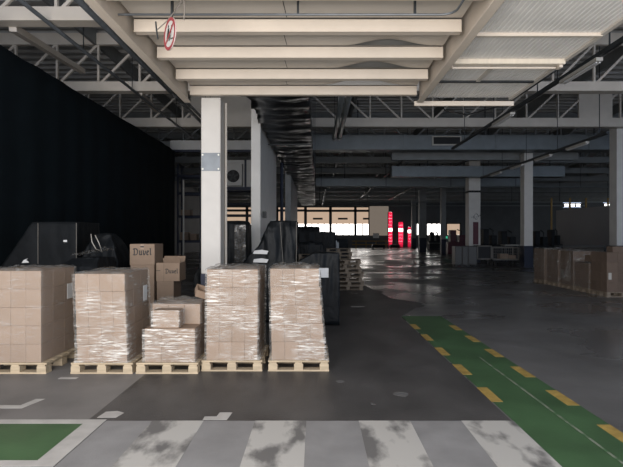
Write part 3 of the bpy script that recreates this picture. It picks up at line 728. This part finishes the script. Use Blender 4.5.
# ------------------------------------------------------------------ gothic lettering with a broad pen
def pen(b, pts, wn, ang, y0, y1):
    nx_, nz_ = math.cos(ang)*wn/2, math.sin(ang)*wn/2
    for (ax, az), (bx_, bz_) in zip(pts[:-1], pts[1:]):
        poly = [(ax-nx_, az-nz_), (ax+nx_, az+nz_), (bx_+nx_, bz_+nz_), (bx_-nx_, bz_-nz_)]
        b.prism(poly, y0, y1)
        L_ = math.hypot(bx_-ax, bz_-az) or 1; ox, oz = -(bz_-az)/L_*wn*.34, (bx_-ax)/L_*wn*.34
        b.prism([(ax-ox, az-oz), (ax+ox, az+oz), (bx_+ox, bz_+oz), (bx_-ox, bz_-oz)], y0-.0002, y1)
def gothic(x, z, h, y, parent):
    A = math.radians(38); wn = .19*h; b = MB(); y0, y1 = y-.0025, y-.0005
    k = h
    gl = {'D': ([[(.16, .95), (.16, .10)], [(-.04, .84), (.20, .98), (.46, .92), (.62, .72), (.64, .3), (.50, .08), (.24, .0), (.0, .08)]], .84),
          'u': ([[(.02, .60), (.10, .66), (.10, .12), (.2, .02), (.38, .12)], [(.36, .66), (.36, .1), (.46, .02)]], .58),
          'v': ([[(.0, .62), (.08, .66), (.11, .2), (.22, .0)], [(.22, .0), (.40, .34), (.38, .64)]], .54),
          'e': ([[(.30, .12), (.18, .0), (.06, .12), (.06, .52), (.2, .68), (.34, .54), (.1, .32)]], .48),
          'l': ([[(.0, .92), (.10, 1.0), (.10, .12), (.22, .02)]], .30)}
    for ch in 'Duvel':
        st, adv = gl[ch]
        for s in st: pen(b, [(x+p*k, z+q*k) for p, q in s], wn, A, y0, y1)
        x += adv*k
    return b.build('gothic_lettering', 'ink', parent)
def shipping_carton(name, loc, wd, dp, ht, label, letter=None, rz=0, crest=False):
    e = empty(name, loc, label, 'carton', None, rz)
    MB().box(-wd/2, wd/2, 0, dp, 0, ht).build('body', 'carton_shaded', e, bevel=.006)
    MB().box(-.03, .03, -.0012, 0, ht-.10, ht-.004).box(-.03, .03, 0, dp, ht, ht+.001).build('tape', 'tape', e)
    if letter: gothic(letter[0], letter[1], letter[2], 0, e)
    if crest:
        cr = MB(); z = ht*.84
        cr.prism([(-.03, z), (.03, z), (.036, z+.03), (.015, z+.018), (0, z+.036), (-.015, z+.018), (-.036, z+.03)], -.0025, -.0005); cr.build('crest', 'ink', e)
    return e
Yk = 8.9
pb = copy_tree(pal2, (-3.04, Yk-.02, 0), 'worn wooden pallet under the lettered cartons by the drape', 'pallets behind the front row')
za = ZP
for k in range(3):
    carton((-3.22, Yk, za+.0005), .44, .5, .378, ['bottom', 'second', 'third'][k]+' plain carton below the big lettered carton', 'plain cartons behind the front row', 'carton_shaded'); za += .379
shipping_carton('lettered_carton', (-3.22, Yk-.01, za), .46, .5, .39, 'big brown carton with black gothic lettering, topmost by the drape', (-.165, .185, .125), crest=True)
zb_ = ZP
for k in range(2):
    carton((-2.745, Yk, zb_+.0005), .40, .5, .243, ['bottom', 'second'][k]+' plain carton below the open lettered carton', 'plain cartons behind the front row', 'carton_shaded'); zb_ += .244
carton((-2.79, Yk-.02, zb_+.0005), .31, .5, .35, 'plain upright carton just under the open lettered carton', 'plain cartons behind the front row', 'carton_shaded'); zb_ += .352
shipping_carton('lettered_carton', (-2.905, Yk-.03, zb_), .13, .45, .345, 'narrow carton showing the end of gothic lettering', (-.02, .14, .0))if False else None
e = empty('lettered_carton', (-2.74, Yk-.02, zb_), 'open brown carton with black gothic lettering and raised flaps', 'carton')
MB().box(-.215, .215, 0, .012, 0, .34).box(-.215, .215, .40, .412, 0, .34).box(-.215, -.203, .012, .40, 0, .34).box(.203, .215, .012, .40, 0, .34).box(-.203, .203, .012, .40, 0, .012).build('body', 'carton_shaded', e)
MB().box(-.0765, -.0735, -.001, .0, 0, .34).build('fold_line', 'ink', e)
gothic(-.045, .145, .085, 0, e)
MB().prism([(-.215, .20), (-.14, .20), (-.14, .19), (-.215, .19)], -.0015, -.0005).build('print_line', 'ink', e)
f = MB().box(-.075, .235, 0, .11, 0, .006).build('carton_flap', 'carton', e); f.location = (0, 0, .34); f.rotation_euler = (math.radians(125), 0, 0)
f = MB().box(-.205, .205, 0, .12, 0, .006).build('carton_flap', 'carton_shaded', e); f.location = (0, .40, .34); f.rotation_euler = (math.radians(60), 0, 0)

# ------------------------------------------------------------------ black covered loads
def cover(name, rings, label, m='tarp', cat='covered load', seed=0, amp=.03, group=None, NPH=26):
    """rings: list of (z, [(x,y) corners ccw]) from the floor up; builds a draped cloth over them"""
    vs = []; fs = []; nc = len(rings[0][1]); per = nc*NPH
    lv = []
    for a in range(len(rings)-1):
        z0, p0 = rings[a]; z1, p1 = rings[a+1]
        st = 14
        for s in range(st+(1 if a == len(rings)-2 else 0)):
            t = s/st
            lv.append((z0+(z1-z0)*t, [((1-t)*p[0]+t*q[0], (1-t)*p[1]+t*q[1]) for p, q in zip(p0, p1)]))
    zt_ = rings[-1][0]
    for z, p in lv:
        cx = sum(q[0] for q in p)/nc; cy = sum(q[1] for q in p)/nc
        for c in range(nc):
            ax, ay = p[c]; bx2, by2 = p[(c+1) % nc]
            for s in range(NPH):
                t = s/NPH; x = ax+(bx2-ax)*t; y = ay+(by2-ay)*t
                d = amp*(noise.noise((x*3+seed, y*3, z*1.2))+.5*noise.noise((x*8, y*8+seed, z*3))+1.1*(.35-abs(noise.noise((x*7+seed, y*7, z*.9+seed)))*2))*(1 if z < zt_ else .3)*min(1, max(.2, (z+.1)))
                L_ = math.hypot(x-cx, y-cy) or 1
                vs.append((x+(x-cx)/L_*d, y+(y-cy)/L_*d, z))
    nl = len(lv)
    for k in range(nl-1):
        for i in range(per): fs.append((k*per+i, k*per+(i+1) % per, (k+1)*per+(i+1) % per, (k+1)*per+i))
    ctr = len(vs); p = lv[-1][1]
    vs.append((sum(q[0] for q in p)/nc, sum(q[1] for q in p)/nc, zt_+.02))
    for i in range(per): fs.append(((nl-1)*per+i, (nl-1)*per+(i+1) % per, ctr))
    fs.append(tuple(reversed(range(per))))
    o = MB().add(vs, fs).build(name, m, smooth=False)
    for pl_ in o.data.polygons: pl_.use_smooth = True
    tag(o, label, cat, group)
    return o
RC = lambda x0, x1, y0, y1: [(x0, y0), (x1, y0), (x1, y1), (x0, y1)]
Yt = 9.2
t1 = cover('covered_load', [(.02, RC(-6.35, -4.56, Yt-.05, Yt+1.0)), (1.2, RC(-6.05, -4.57, Yt-.02, Yt+1.0)), (2.09, RC(-5.44, -4.58, Yt, Yt+.95))], 'square black covered load standing before the drape', 'tarp_dull', seed=2, amp=.012)
for px in (38, 76.4):
    MB().tube([P(px, 264, Yt-.03), P(px, 223, Yt-.02)], .006, 6).build('pale_edge', 'rail_dim', t1)  # pale tubes stand in for highlights along the cover edges
MB().box(PX(64, Yt), PX(67.6, Yt), Yt-.022, Yt-.016, PZ(242, Yt), PZ(240, Yt)).build('pale_label', 'paper', t1)
mk = MB().prism([(PX(22, 9.13), PZ(263, 9.13)), (PX(29.5, 9.13), PZ(262.5, 9.13)), (PX(26.5, 9.13), PZ(260, 9.13)), (PX(28, 9.13), PZ(258.3, 9.13)), (PX(24, 9.13), PZ(260, 9.13))], 9.12, 9.125).build('torn_mark', 'paper', t1)
t2 = cover('covered_load', [(.02, RC(-4.45, -3.72, 9.0, 9.7)), (1.35, RC(-4.42, -3.72, 9.0, 9.7)), (1.62, RC(-4.34, -3.80, 9.05, 9.65)), (1.86, RC(-4.2, -3.95, 9.2, 9.5))], 'rounded black covered load with pale hoop', 'tarp_dull', seed=6)
MB().tube([P(91, 234, 8.97), P(92, 242, 8.96), P(96, 249, 8.95), P(102, 252, 8.95), P(99, 243, 8.96), P(95, 235, 8.97)], .008, 6).build('pale_hoop', 'rail', t2, smooth=True)
pl2 = MB(); random.seed(5)
vs = []; fs = []
for j in range(9):
    for i in range(25):
        vs.append((-4.34+.0275*i, 8.42+.05*j, 1.36+.14*(i/24)*(1-j/8*.3)+.05*noise.noise((i*.5, j*.6, 2))))
for j in range(8):
    for i in range(24): a = j*25+i; fs.append((a, a+1, a+26, a+25))
t6 = cover('covered_load', [(.02, RC(-4.36, -3.66, 8.05, 8.85)), (1.3, RC(-4.35, -3.66, 8.05, 8.85)), (1.44, RC(-4.15, -3.7, 8.2, 8.8))], 'low black covered load under crumpled clear film', 'tarp_dull', seed=16, amp=.02)
sh = tag(MB().add([(x, y, z+.12) for x, y, z in vs], fs).build('film_sheet', M['film_top'], smooth=True), 'crumpled clear film lying on the low black load', 'film')
cover('covered_load', [(.02, RC(-2.52, -2.12, 9.85, 10.5)), (1.0, RC(-2.5, -2.12, 9.85, 10.5)), (1.56, RC(-2.24, -2.14, 9.9, 10.4))], 'slanted black tarp heap squeezed beside the white column', seed=9, amp=.04)
t3 = cover('covered_load', [(.02, RC(-2.32, -1.70, 12, 12.9)), (2.12, RC(-2.30, -1.74, 12, 12.9)), (2.2, RC(-2.27, -1.78, 12.05, 12.85))], 'black wrapped load with shiny film behind the white column', seed=11, amp=.02)
vs = []; fs = []
for j in range(13):
    for i in range(9): vs.append((-2.03+.035*i, 11.955+.012*noise.noise((i*.9, j*.5, 7)), .9+.1*j))
for j in range(12):
    for i in range(8): a = j*9+i; fs.append((a, a+1, a+10, a+9))
MB().add(vs, fs).build('shiny_film', M['film_dull'], t3, smooth=True)
t4 = cover('covered_load', [(.02, RC(-1.62, -.42, 10.0, 10.9)), (1.2, RC(-1.60, -.41, 10.0, 10.9)), (1.6, RC(-1.22, -.41, 10.04, 10.88)), (2.02, RC(-1.02, -.40, 10.1, 10.85)), (2.14, RC(-.96, -.42, 10.15, 10.8))], 'tent-shaped black tarp load with torn white labels', seed=14, amp=.035)
for py in (252, 260.5):
    MB().prism([(PX(253, 9.93), PZ(py+1.8, 9.93)), (PX(267, 9.93), PZ(py+2.2, 9.93)), (PX(268.5, 9.93), PZ(py-1, 9.93)), (PX(262, 9.93), PZ(py-2.2, 9.93)), (PX(254, 9.93), PZ(py-1.4, 9.93))], 9.925, 9.935).build('torn_label', 'paper', t4)
MB().tube([P(296.3, 262, 9.97), P(296.5, 222, 10.05)], .008, 6).build('pale_edge', 'rail_dim', t4)
MB().tube([P(283, 262, 9.95), P(280, 222, 10.05)], .006, 6).build('cord', 'rail_dim', t4)
t5 = cover('covered_load', [(.02, RC(-.36, .47, 9.72, 10.55)), (1.3, RC(-.36, .47, 9.72, 10.55)), (1.47, RC(-.05, .47, 9.74, 10.5))], 'black wrapped load with white paper behind the leaning stack', seed=21, amp=.025)
MB().box(PX(318.5, 9.68), PX(328.5, 9.68), 9.672, 9.678, PZ(277.5, 9.68), PZ(268, 9.68)).build('white_paper', 'paper', t5)

# ------------------------------------------------------------------ empty pallet stacks and covered piles deeper in
GS = 'empty pallets stacked deep in the aisle'
for k in range(7):
    copy_tree(pal2, (1.12+.02*((k*3) % 5-2)-.02*k, 16.1+.03*(k % 3), .145*k), names[k]+' pallet up in the empty stack beside dark lane', GS)
for k in range(8):
    copy_tree(pal2, (-.2+.02*((k*2) % 5-2), 17.6+.03*(k % 3), .145*k), names[k]+' pallet up in the stack behind the paper-marked load', GS)
for k in range(9):
    copy_tree(pal2, (.95+.02*((k*2) % 5-2), 19.6+.03*(k % 3), .145*k), names[k]+' pallet up in the deepest empty stack', GS)
cover('covered_load', [(1.165, RC(-.7, .3, 17.6, 18.4)), (1.5, RC(-.68, .28, 17.6, 18.4)), (1.6, RC(-.6, .2, 17.65, 18.3))], 'low black cover spread over the stacked pallets', seed=31)
cover('covered_load', [(.02, RC(-.9, .95, 23, 24.5)), (1.95, RC(-.88, .95, 23, 24.5)), (2.02, RC(-.86, .9, 23, 24.4))], 'broad black pile before the far windows', seed=33)
cover('covered_load', [(.02, RC(-1.0, .2, 25.5, 26.5)), (2.25, RC(-1.0, .2, 25.5, 26.5)), (2.32, RC(-.95, .15, 25.6, 26.4))], 'taller black pile against the far pier', seed=35)
copy_tree(pal2, (1.62, 23.5, .0), 'single pallet beside the broad black pile', GS)
tag(MB().box(PX(333, 30), PX(348, 30), 30, 31.2, 0, PZ(238.8, 30)).build('covered_crate', 'machine', bevel=.03), 'dark low crate beyond the black piles', 'crate')
tag(MB().box(PX(331, 27), PX(339, 27), 27, 27.9, 0, PZ(242, 27)).box(PX(332, 27), PX(337, 27), 27.1, 27.7, PZ(242, 27), PZ(240.5, 27)).build('film_bundle', 'paper', bevel=.03), 'pale wrapped bundle before the far windows', 'bundle')

# ------------------------------------------------------------------ rear structures behind the near column
b = MB().box(-7.9, -2.3, 26, 26.2, PZ(150, 26), ZC)
for k in range(12): b.box(-7.8+.46*k, -7.78+.46*k, 25.985, 26, PZ(149.5, 26), ZC)
o = struct(b.build('wall_panel', 'wall_white'), 'pale ribbed fascia above the dark racks', 'wall')
MB().box(-7.9, -2.3, 25.95, 26.25, PZ(152, 26), PZ(149.8, 26)).build('blue_trim', 'blue', o)
o = struct(MB().box(PX(224, 28), PX(253, 28), 28, 28.2, PZ(187, 28), PZ(160, 28)).build('wall_panel', 'wall_white'), 'pale panel carrying the fan unit', 'wall')
MB().box(PX(222, 28), PX(256, 28), 27.9, 28.2, PZ(190.5, 28), PZ(187, 28)).build('blue_trim', 'blue', o)
MB().box(PX(244.5, 28), PX(246.5, 28), 27.95, 28.0, PZ(187, 28), PZ(160, 28)).build('blue_post', 'blue', o)
e = empty('fan_unit', (PX(234, 27.8), 27.55, PZ(186.5, 28)), 'boxed cooling fan unit on the pale rear panel', 'fan')
MB().box(-.5, .5, 0, .44, 0, 1.3).build('casing', 'wall_white', e, bevel=.02)
MB().tube([(0, -.03, .55), (0, .0, .55)], .36, 20).build('fan_grille', 'black', e)
for k in range(5):
    a = k*2*math.pi/5
    MB().bar((.05*math.cos(a), -.045, .55+.05*math.sin(a)), (.30*math.cos(a+.3), -.045, .55+.30*math.sin(a+.3)), .10, .012).build('fan_blade', 'dark', e)
# storage racks
def rack(x0, x1, y0, label, zs, blue):
    e = empty('storage_rack', ((x0+x1)/2, y0, 0), label, 'rack'); hw = (x1-x0)/2
    for sx in (-hw, hw):
        for sy in (0, .9): MB().box(sx-.05, sx+.05, sy-.04, sy+.04, 0, 6.3).build('upright', 'blue', e)
    for k, z in enumerate(zs):
        for sy in (0, .9): MB().box(-hw, hw, sy-.03, sy+.03, z, z+.13).build('shelf_beam', 'blue' if blue else 'dark', e)
        MB().box(-hw, hw, 0, .9, z+.13, z+.16).build('shelf', 'machine', e)
    return e
rack(PX(178, 30), PX(200.5, 30)-.0, 30, 'dark storage rack seen between drape and column', (1.4, 2.95, 4.4, 5.5), True)
rack(PX(223.5, 34), PX(252, 34), 34, 'dark storage rack seen between column and pier', (1.5, 3.2, 4.0, 5.0), True)
rs = random.Random(4)
for i, (x, y, z, wd, ht) in enumerate(((-8.3, 30.15, 1.565, .5, .5), (-7.7, 30.15, 1.565, .4, .4), (-8.2, 30.15, 3.115, .6, .35), (-6.2, 34.15, 1.665, .6, .6), (-5.4, 34.15, 1.665, .5, .7))):
    carton((x, y, z), wd, .6, ht, ['taller', 'smaller', 'upper-shelf', 'wide', 'tall'][i]+' dim carton stored in the rack '+('by the drape' if i < 3 else 'by the pier'), 'cartons in the racks', 'carton_shaded')
e = empty('post', (PX(183.5, 26.5), 26.5, 0), 'slim pale steel post at the end of drape', 'post')
MB().tube([(0, 0, 0), (0, 0, PZ(180, 26.5))], .05, 8).build('pole', 'rail', e); MB().box(-.12, .12, -.12, .12, 0, .02).build('foot_plate', 'dark', e)
# ------------------------------------------------------------------ red strips at the far end
def red_stack(px0, px1, Y, pyt, pyb, n, gaps, label):
    e = empty('red_crate_tower', (PX((px0+px1)/2, Y), Y, 0), label, 'crate tower'); hw = (px1-px0)/2/F*Y
    zt_ = PZ(pyt, Y); z = .0; h = zt_/n
    for k in range(n):
        if k in gaps: continue
        MB().add([(-hw, .06, h*k+.004), (hw, .06, h*k+.004), (hw, .06, h*(k+1)-.004), (-hw, .06, h*(k+1)-.004)], [(0, 1, 2, 3)]).build('red_sheet', 'red_clear', e)
    for s in (-hw, hw): MB().box(s-.05, s+.05, .03, .09, 0, zt_).build('post', 'dark', e)
    return e
red_stack(388.1, 392.7, 74.4, 212, 246, 11, (5,), 'tallest tower of translucent red sheets by the beige cladding')
red_stack(398.1, 403.5, 74.4, 222, 246, 8, (5,), 'middle tower of translucent red sheets at far wall')
red_stack(407.5, 411.4, 74.4, 227, 246, 7, (5,), 'shortest tower of translucent red sheets at far wall')
# ------------------------------------------------------------------ far machines, benches, trolleys
def trolley(px0, px1, Y, zt_, label, load_m='machine'):
    x0, x1 = PX(px0, Y), PX(px1, Y); hw = (x1-x0)/2
    e = empty('flat_trolley', ((x0+x1)/2, Y, 0), label, 'trolley')
    MB().box(-hw, hw, 0, 1.4, .22, .32).build('platform', load_m, e, bevel=.02)
    for sx in (-hw+.2, hw-.2):
        for sy in (.2, 1.2):
            MB().tube([(sx-.04, sy, .11), (sx+.04, sy, .11)], .11, 12).build('wheel', 'rubber', e)
    MB().box(-hw+.1, hw-.1, .1, 1.3, .32, zt_).build('covered_top', 'black', e, bevel=.06)
    return e
trolley(372, 386, 66, .62, 'low flat trolley under black cover below the white board')
trolley(390, 401, 66, .62, 'low flat trolley under black cover below the red towers')
rl = MB()
for px in (356, 366, 376, 386): rl.tube([(PX(px, 68), 68, 0), (PX(px, 68), 68, 1.1)], .05, 6)
rl.tube([(PX(352, 68), 68, 1.1), (PX(388, 68), 68, 1.1)], .06, 6).tube([(PX(352, 68), 68, .6), (PX(388, 68), 68, .6)], .05, 6)
tag(rl.build('guard_rail', 'yellow'), 'yellow guard rail before the far windows', 'rail')
def bench(px0, px1, Y, zt_, label, m='machine', clutter=0, seed=0):
    x0, x1 = PX(px0, Y), PX(px1, Y); hw = (x1-x0)/2
    e = empty('workbench', ((x0+x1)/2, Y, 0), label, 'workbench')
    MB().box(-hw, hw, 0, .8, zt_-.06, zt_).build('bench_top', m, e)
    for sx in (-hw+.06, hw-.06):
        for sy in (.06, .74): MB().box(sx-.04, sx+.04, sy-.04, sy+.04, 0, zt_-.06).build('leg', 'dark', e)
    MB().box(-hw+.1, hw-.1, .1, .7, .15, .2).build('shelf', 'dark', e)
    return e
bench(388, 416, 69, .95, 'dim workbench beneath the red towers', 'cabinet')
bench(429, 447, 60, .95, 'dim workbench beyond slim dark column', 'cabinet')
bench(505, 523, 34, 1.2, 'pale topped bench behind the cage cart', 'rail')
bench(560, 612, 33.2, 1.15, 'long low bench along the grey partition', 'cabinet')
def machine(px0, px1, Y, pyt, label, m='machine', arm=True, seed=1):
    x0, x1 = PX(px0, Y), PX(px1, Y); hw = (x1-x0)/2; h = PZ(pyt, Y); r_ = random.Random(seed)
    e = empty('machine', ((x0+x1)/2, Y, 0), label, 'machine')
    MB().box(-hw, hw, 0, 1.2, 0, h*.5).build('bed', m, e, bevel=.03)
    MB().box(-hw*.7, -hw*.1, .2, 1.0, h*.5, h).build('head', m, e, bevel=.04)
    MB().box(hw*.2, hw*.8, .2, .9, h*.5, h*.8).build('control_box', m, e, bevel=.03)
    MB().tube([(hw*.5, .5, h*.8), (hw*.5, .5, h*.95), (0, .3, h*1.02)], .05, 8).build('arm', 'dark', e)
    return e
machine(429, 442, 62, 232, 'dim machine group between the dark columns', seed=2)
o = machine(448, 468, 48, 230, 'dark red machine with green indicator lamp', 'red', seed=3)
MB().box(-1.3, -1.05, -.03, 0, PZ(238.5, 48), PZ(236.3, 48)).build('indicator_lamp', 'lamp_green', o)
machine(482, 500, 36, 229, 'dark machine beside the red panel column', seed=4)
machine(500, 519, 37, 231, 'dark machine behind the pale topped bench', seed=5)
machine(534, 551, 36, 231, 'dark machine behind the last stack by pale column', seed=6)
machine(551, 563, 38, 229.5, 'dark upright machine at the partition end', seed=7)
# trolley cage row in mid distance
Yg = 28.5
def cabinet(px0, px1, label):
    x0, x1 = PX(px0, Yg), PX(px1, Yg); hw = (x1-x0)/2
    e = empty('metal_cabinet', ((x0+x1)/2, Yg, 0), label, 'cabinet')
    MB().box(-hw, hw, 0, .7, .12, PZ(246.2, Yg)).build('body', 'cabinet', e, bevel=.015)
    MB().box(-hw+.04, hw-.04, -.02, 0, .16, PZ(247, Yg)).build('door', 'cabinet', e, bevel=.008)
    for s in (-hw+.06, hw-.06):
        for sy in (.06, .64): MB().box(s-.03, s+.03, sy-.03, sy+.03, 0, .12).build('foot', 'dark', e)
    return e
cabinet(455.2, 462, 'narrow grey sheet-steel cabinet at the aisle end of cage row')
cabinet(462.3, 468, 'second narrow grey sheet-steel cabinet of the cage row')
cabinet(468.3, 477, 'wider grey sheet-steel cabinet beside the dark cage')
x0, x1 = PX(477.3, Yg), PX(492, Yg); hw = (x1-x0)/2; zt_ = PZ(245.5, Yg); z0 = PZ(259.5, Yg)
e = empty('dark_cage', ((x0+x1)/2, Yg, 0), 'dark box cage with pale frame beside grey cabinets', 'cage')
MB().box(-hw, hw, 0, .05, zt_-.06, zt_).box(-hw, hw, 0, .05, z0, z0+.06).box(-hw, -hw+.05, 0, .05, z0, zt_).box(hw-.06, hw, 0, .05, z0, zt_).build('frame', 'rail_dim', e)
MB().box(-hw+.03, hw-.03, .06, .8, z0, zt_).build('box', 'black', e)
for sx in (-hw+.1, hw-.1): MB().tube([(sx-.03, .4, .09), (sx+.03, .4, .09)], .09, 12).build('wheel', 'rubber', e); MB().box(sx-.02, sx+.02, .38, .42, .09, z0).build('stem', 'dark', e)
x0, x1 = PX(492.4, Yg), PX(519, Yg); hw = (x1-x0)/2; zt_ = PZ(247, Yg); z0 = PZ(260, Yg)
e = empty('cage_cart', ((x0+x1)/2, Yg, 0), 'long pale framed cage cart on wheels', 'cart')
f = MB()
for y in (0, .8):
    f.box(-hw, hw, y, y+.04, zt_-.05, zt_).box(-hw, hw, y, y+.04, z0, z0+.06)
    for x in (-hw, hw-.05): f.box(x, x+.05, y, y+.04, z0, zt_)
f.build('frame', 'rail_dim', e)
wr = MB()
for k in range(14): x = -hw+2*hw*(k+.5)/14; wr.box(x-.006, x+.006, .01, .02, z0, zt_)
for k in range(5): z = z0+(zt_-z0)*(k+.5)/5; wr.box(-hw, hw, .01, .02, z-.006, z+.006)
wr.build('wire_mesh', 'rail_dim', e); MB().box(-hw, hw, 0, .84, z0-.05, z0).build('platform', 'machine', e)
for sx in (-hw+.2, hw-.2):
    for sy in (.1, .7): MB().tube([(sx-.03, sy, .15), (sx+.03, sy, .15)], .15, 14).build('wheel', 'rubber', e); MB().box(sx-.02, sx+.02, sy-.02, sy+.02, .15, z0).build('stem', 'dark', e)
carton((PX(505, Yg), Yg+.1, z0+.001), .5, .5, .35, 'dim carton inside the cage cart, beside the other', 'cartons in the cage cart', 'carton_shaded')
carton((PX(513, Yg), Yg+.1, z0+.001), .4, .5, .28, 'smaller dim carton in the cage cart', 'cartons in the cage cart', 'carton_shaded')

# ------------------------------------------------------------------ grey partition on the far side
xa, ya, xb, yb = PX(556, 42), 42.0, PX(640, 32), 32.0
n_ = Vector((yb-ya, -(xb-xa), 0)).normalized()*.1
zt_ = PZ(210.5, 42)
struct(MB().slab([(xa, ya), (xb, yb), (xb-n_.x, yb-n_.y), (xa-n_.x, ya-n_.y)], 0, zt_).build('wall_partition', 'partition'), 'plain grey partition wall behind the cartons', 'wall')
for i, px in enumerate((551.5, 570, 586, 608)):
    e = empty('yellow_post', (PX(px, 46), 46, 0), 'tall yellow post behind the grey partition, '+['clear of its end', 'near its end', 'past its middle', 'near the edge column'][i], 'post', None)
    MB().tube([(0, 0, 0), (0, 0, PZ(198, 46))], .09, 8).build('pole', 'yellow', e); MB().box(-.2, .2, -.2, .2, 0, .03).build('foot_plate', 'dark', e)
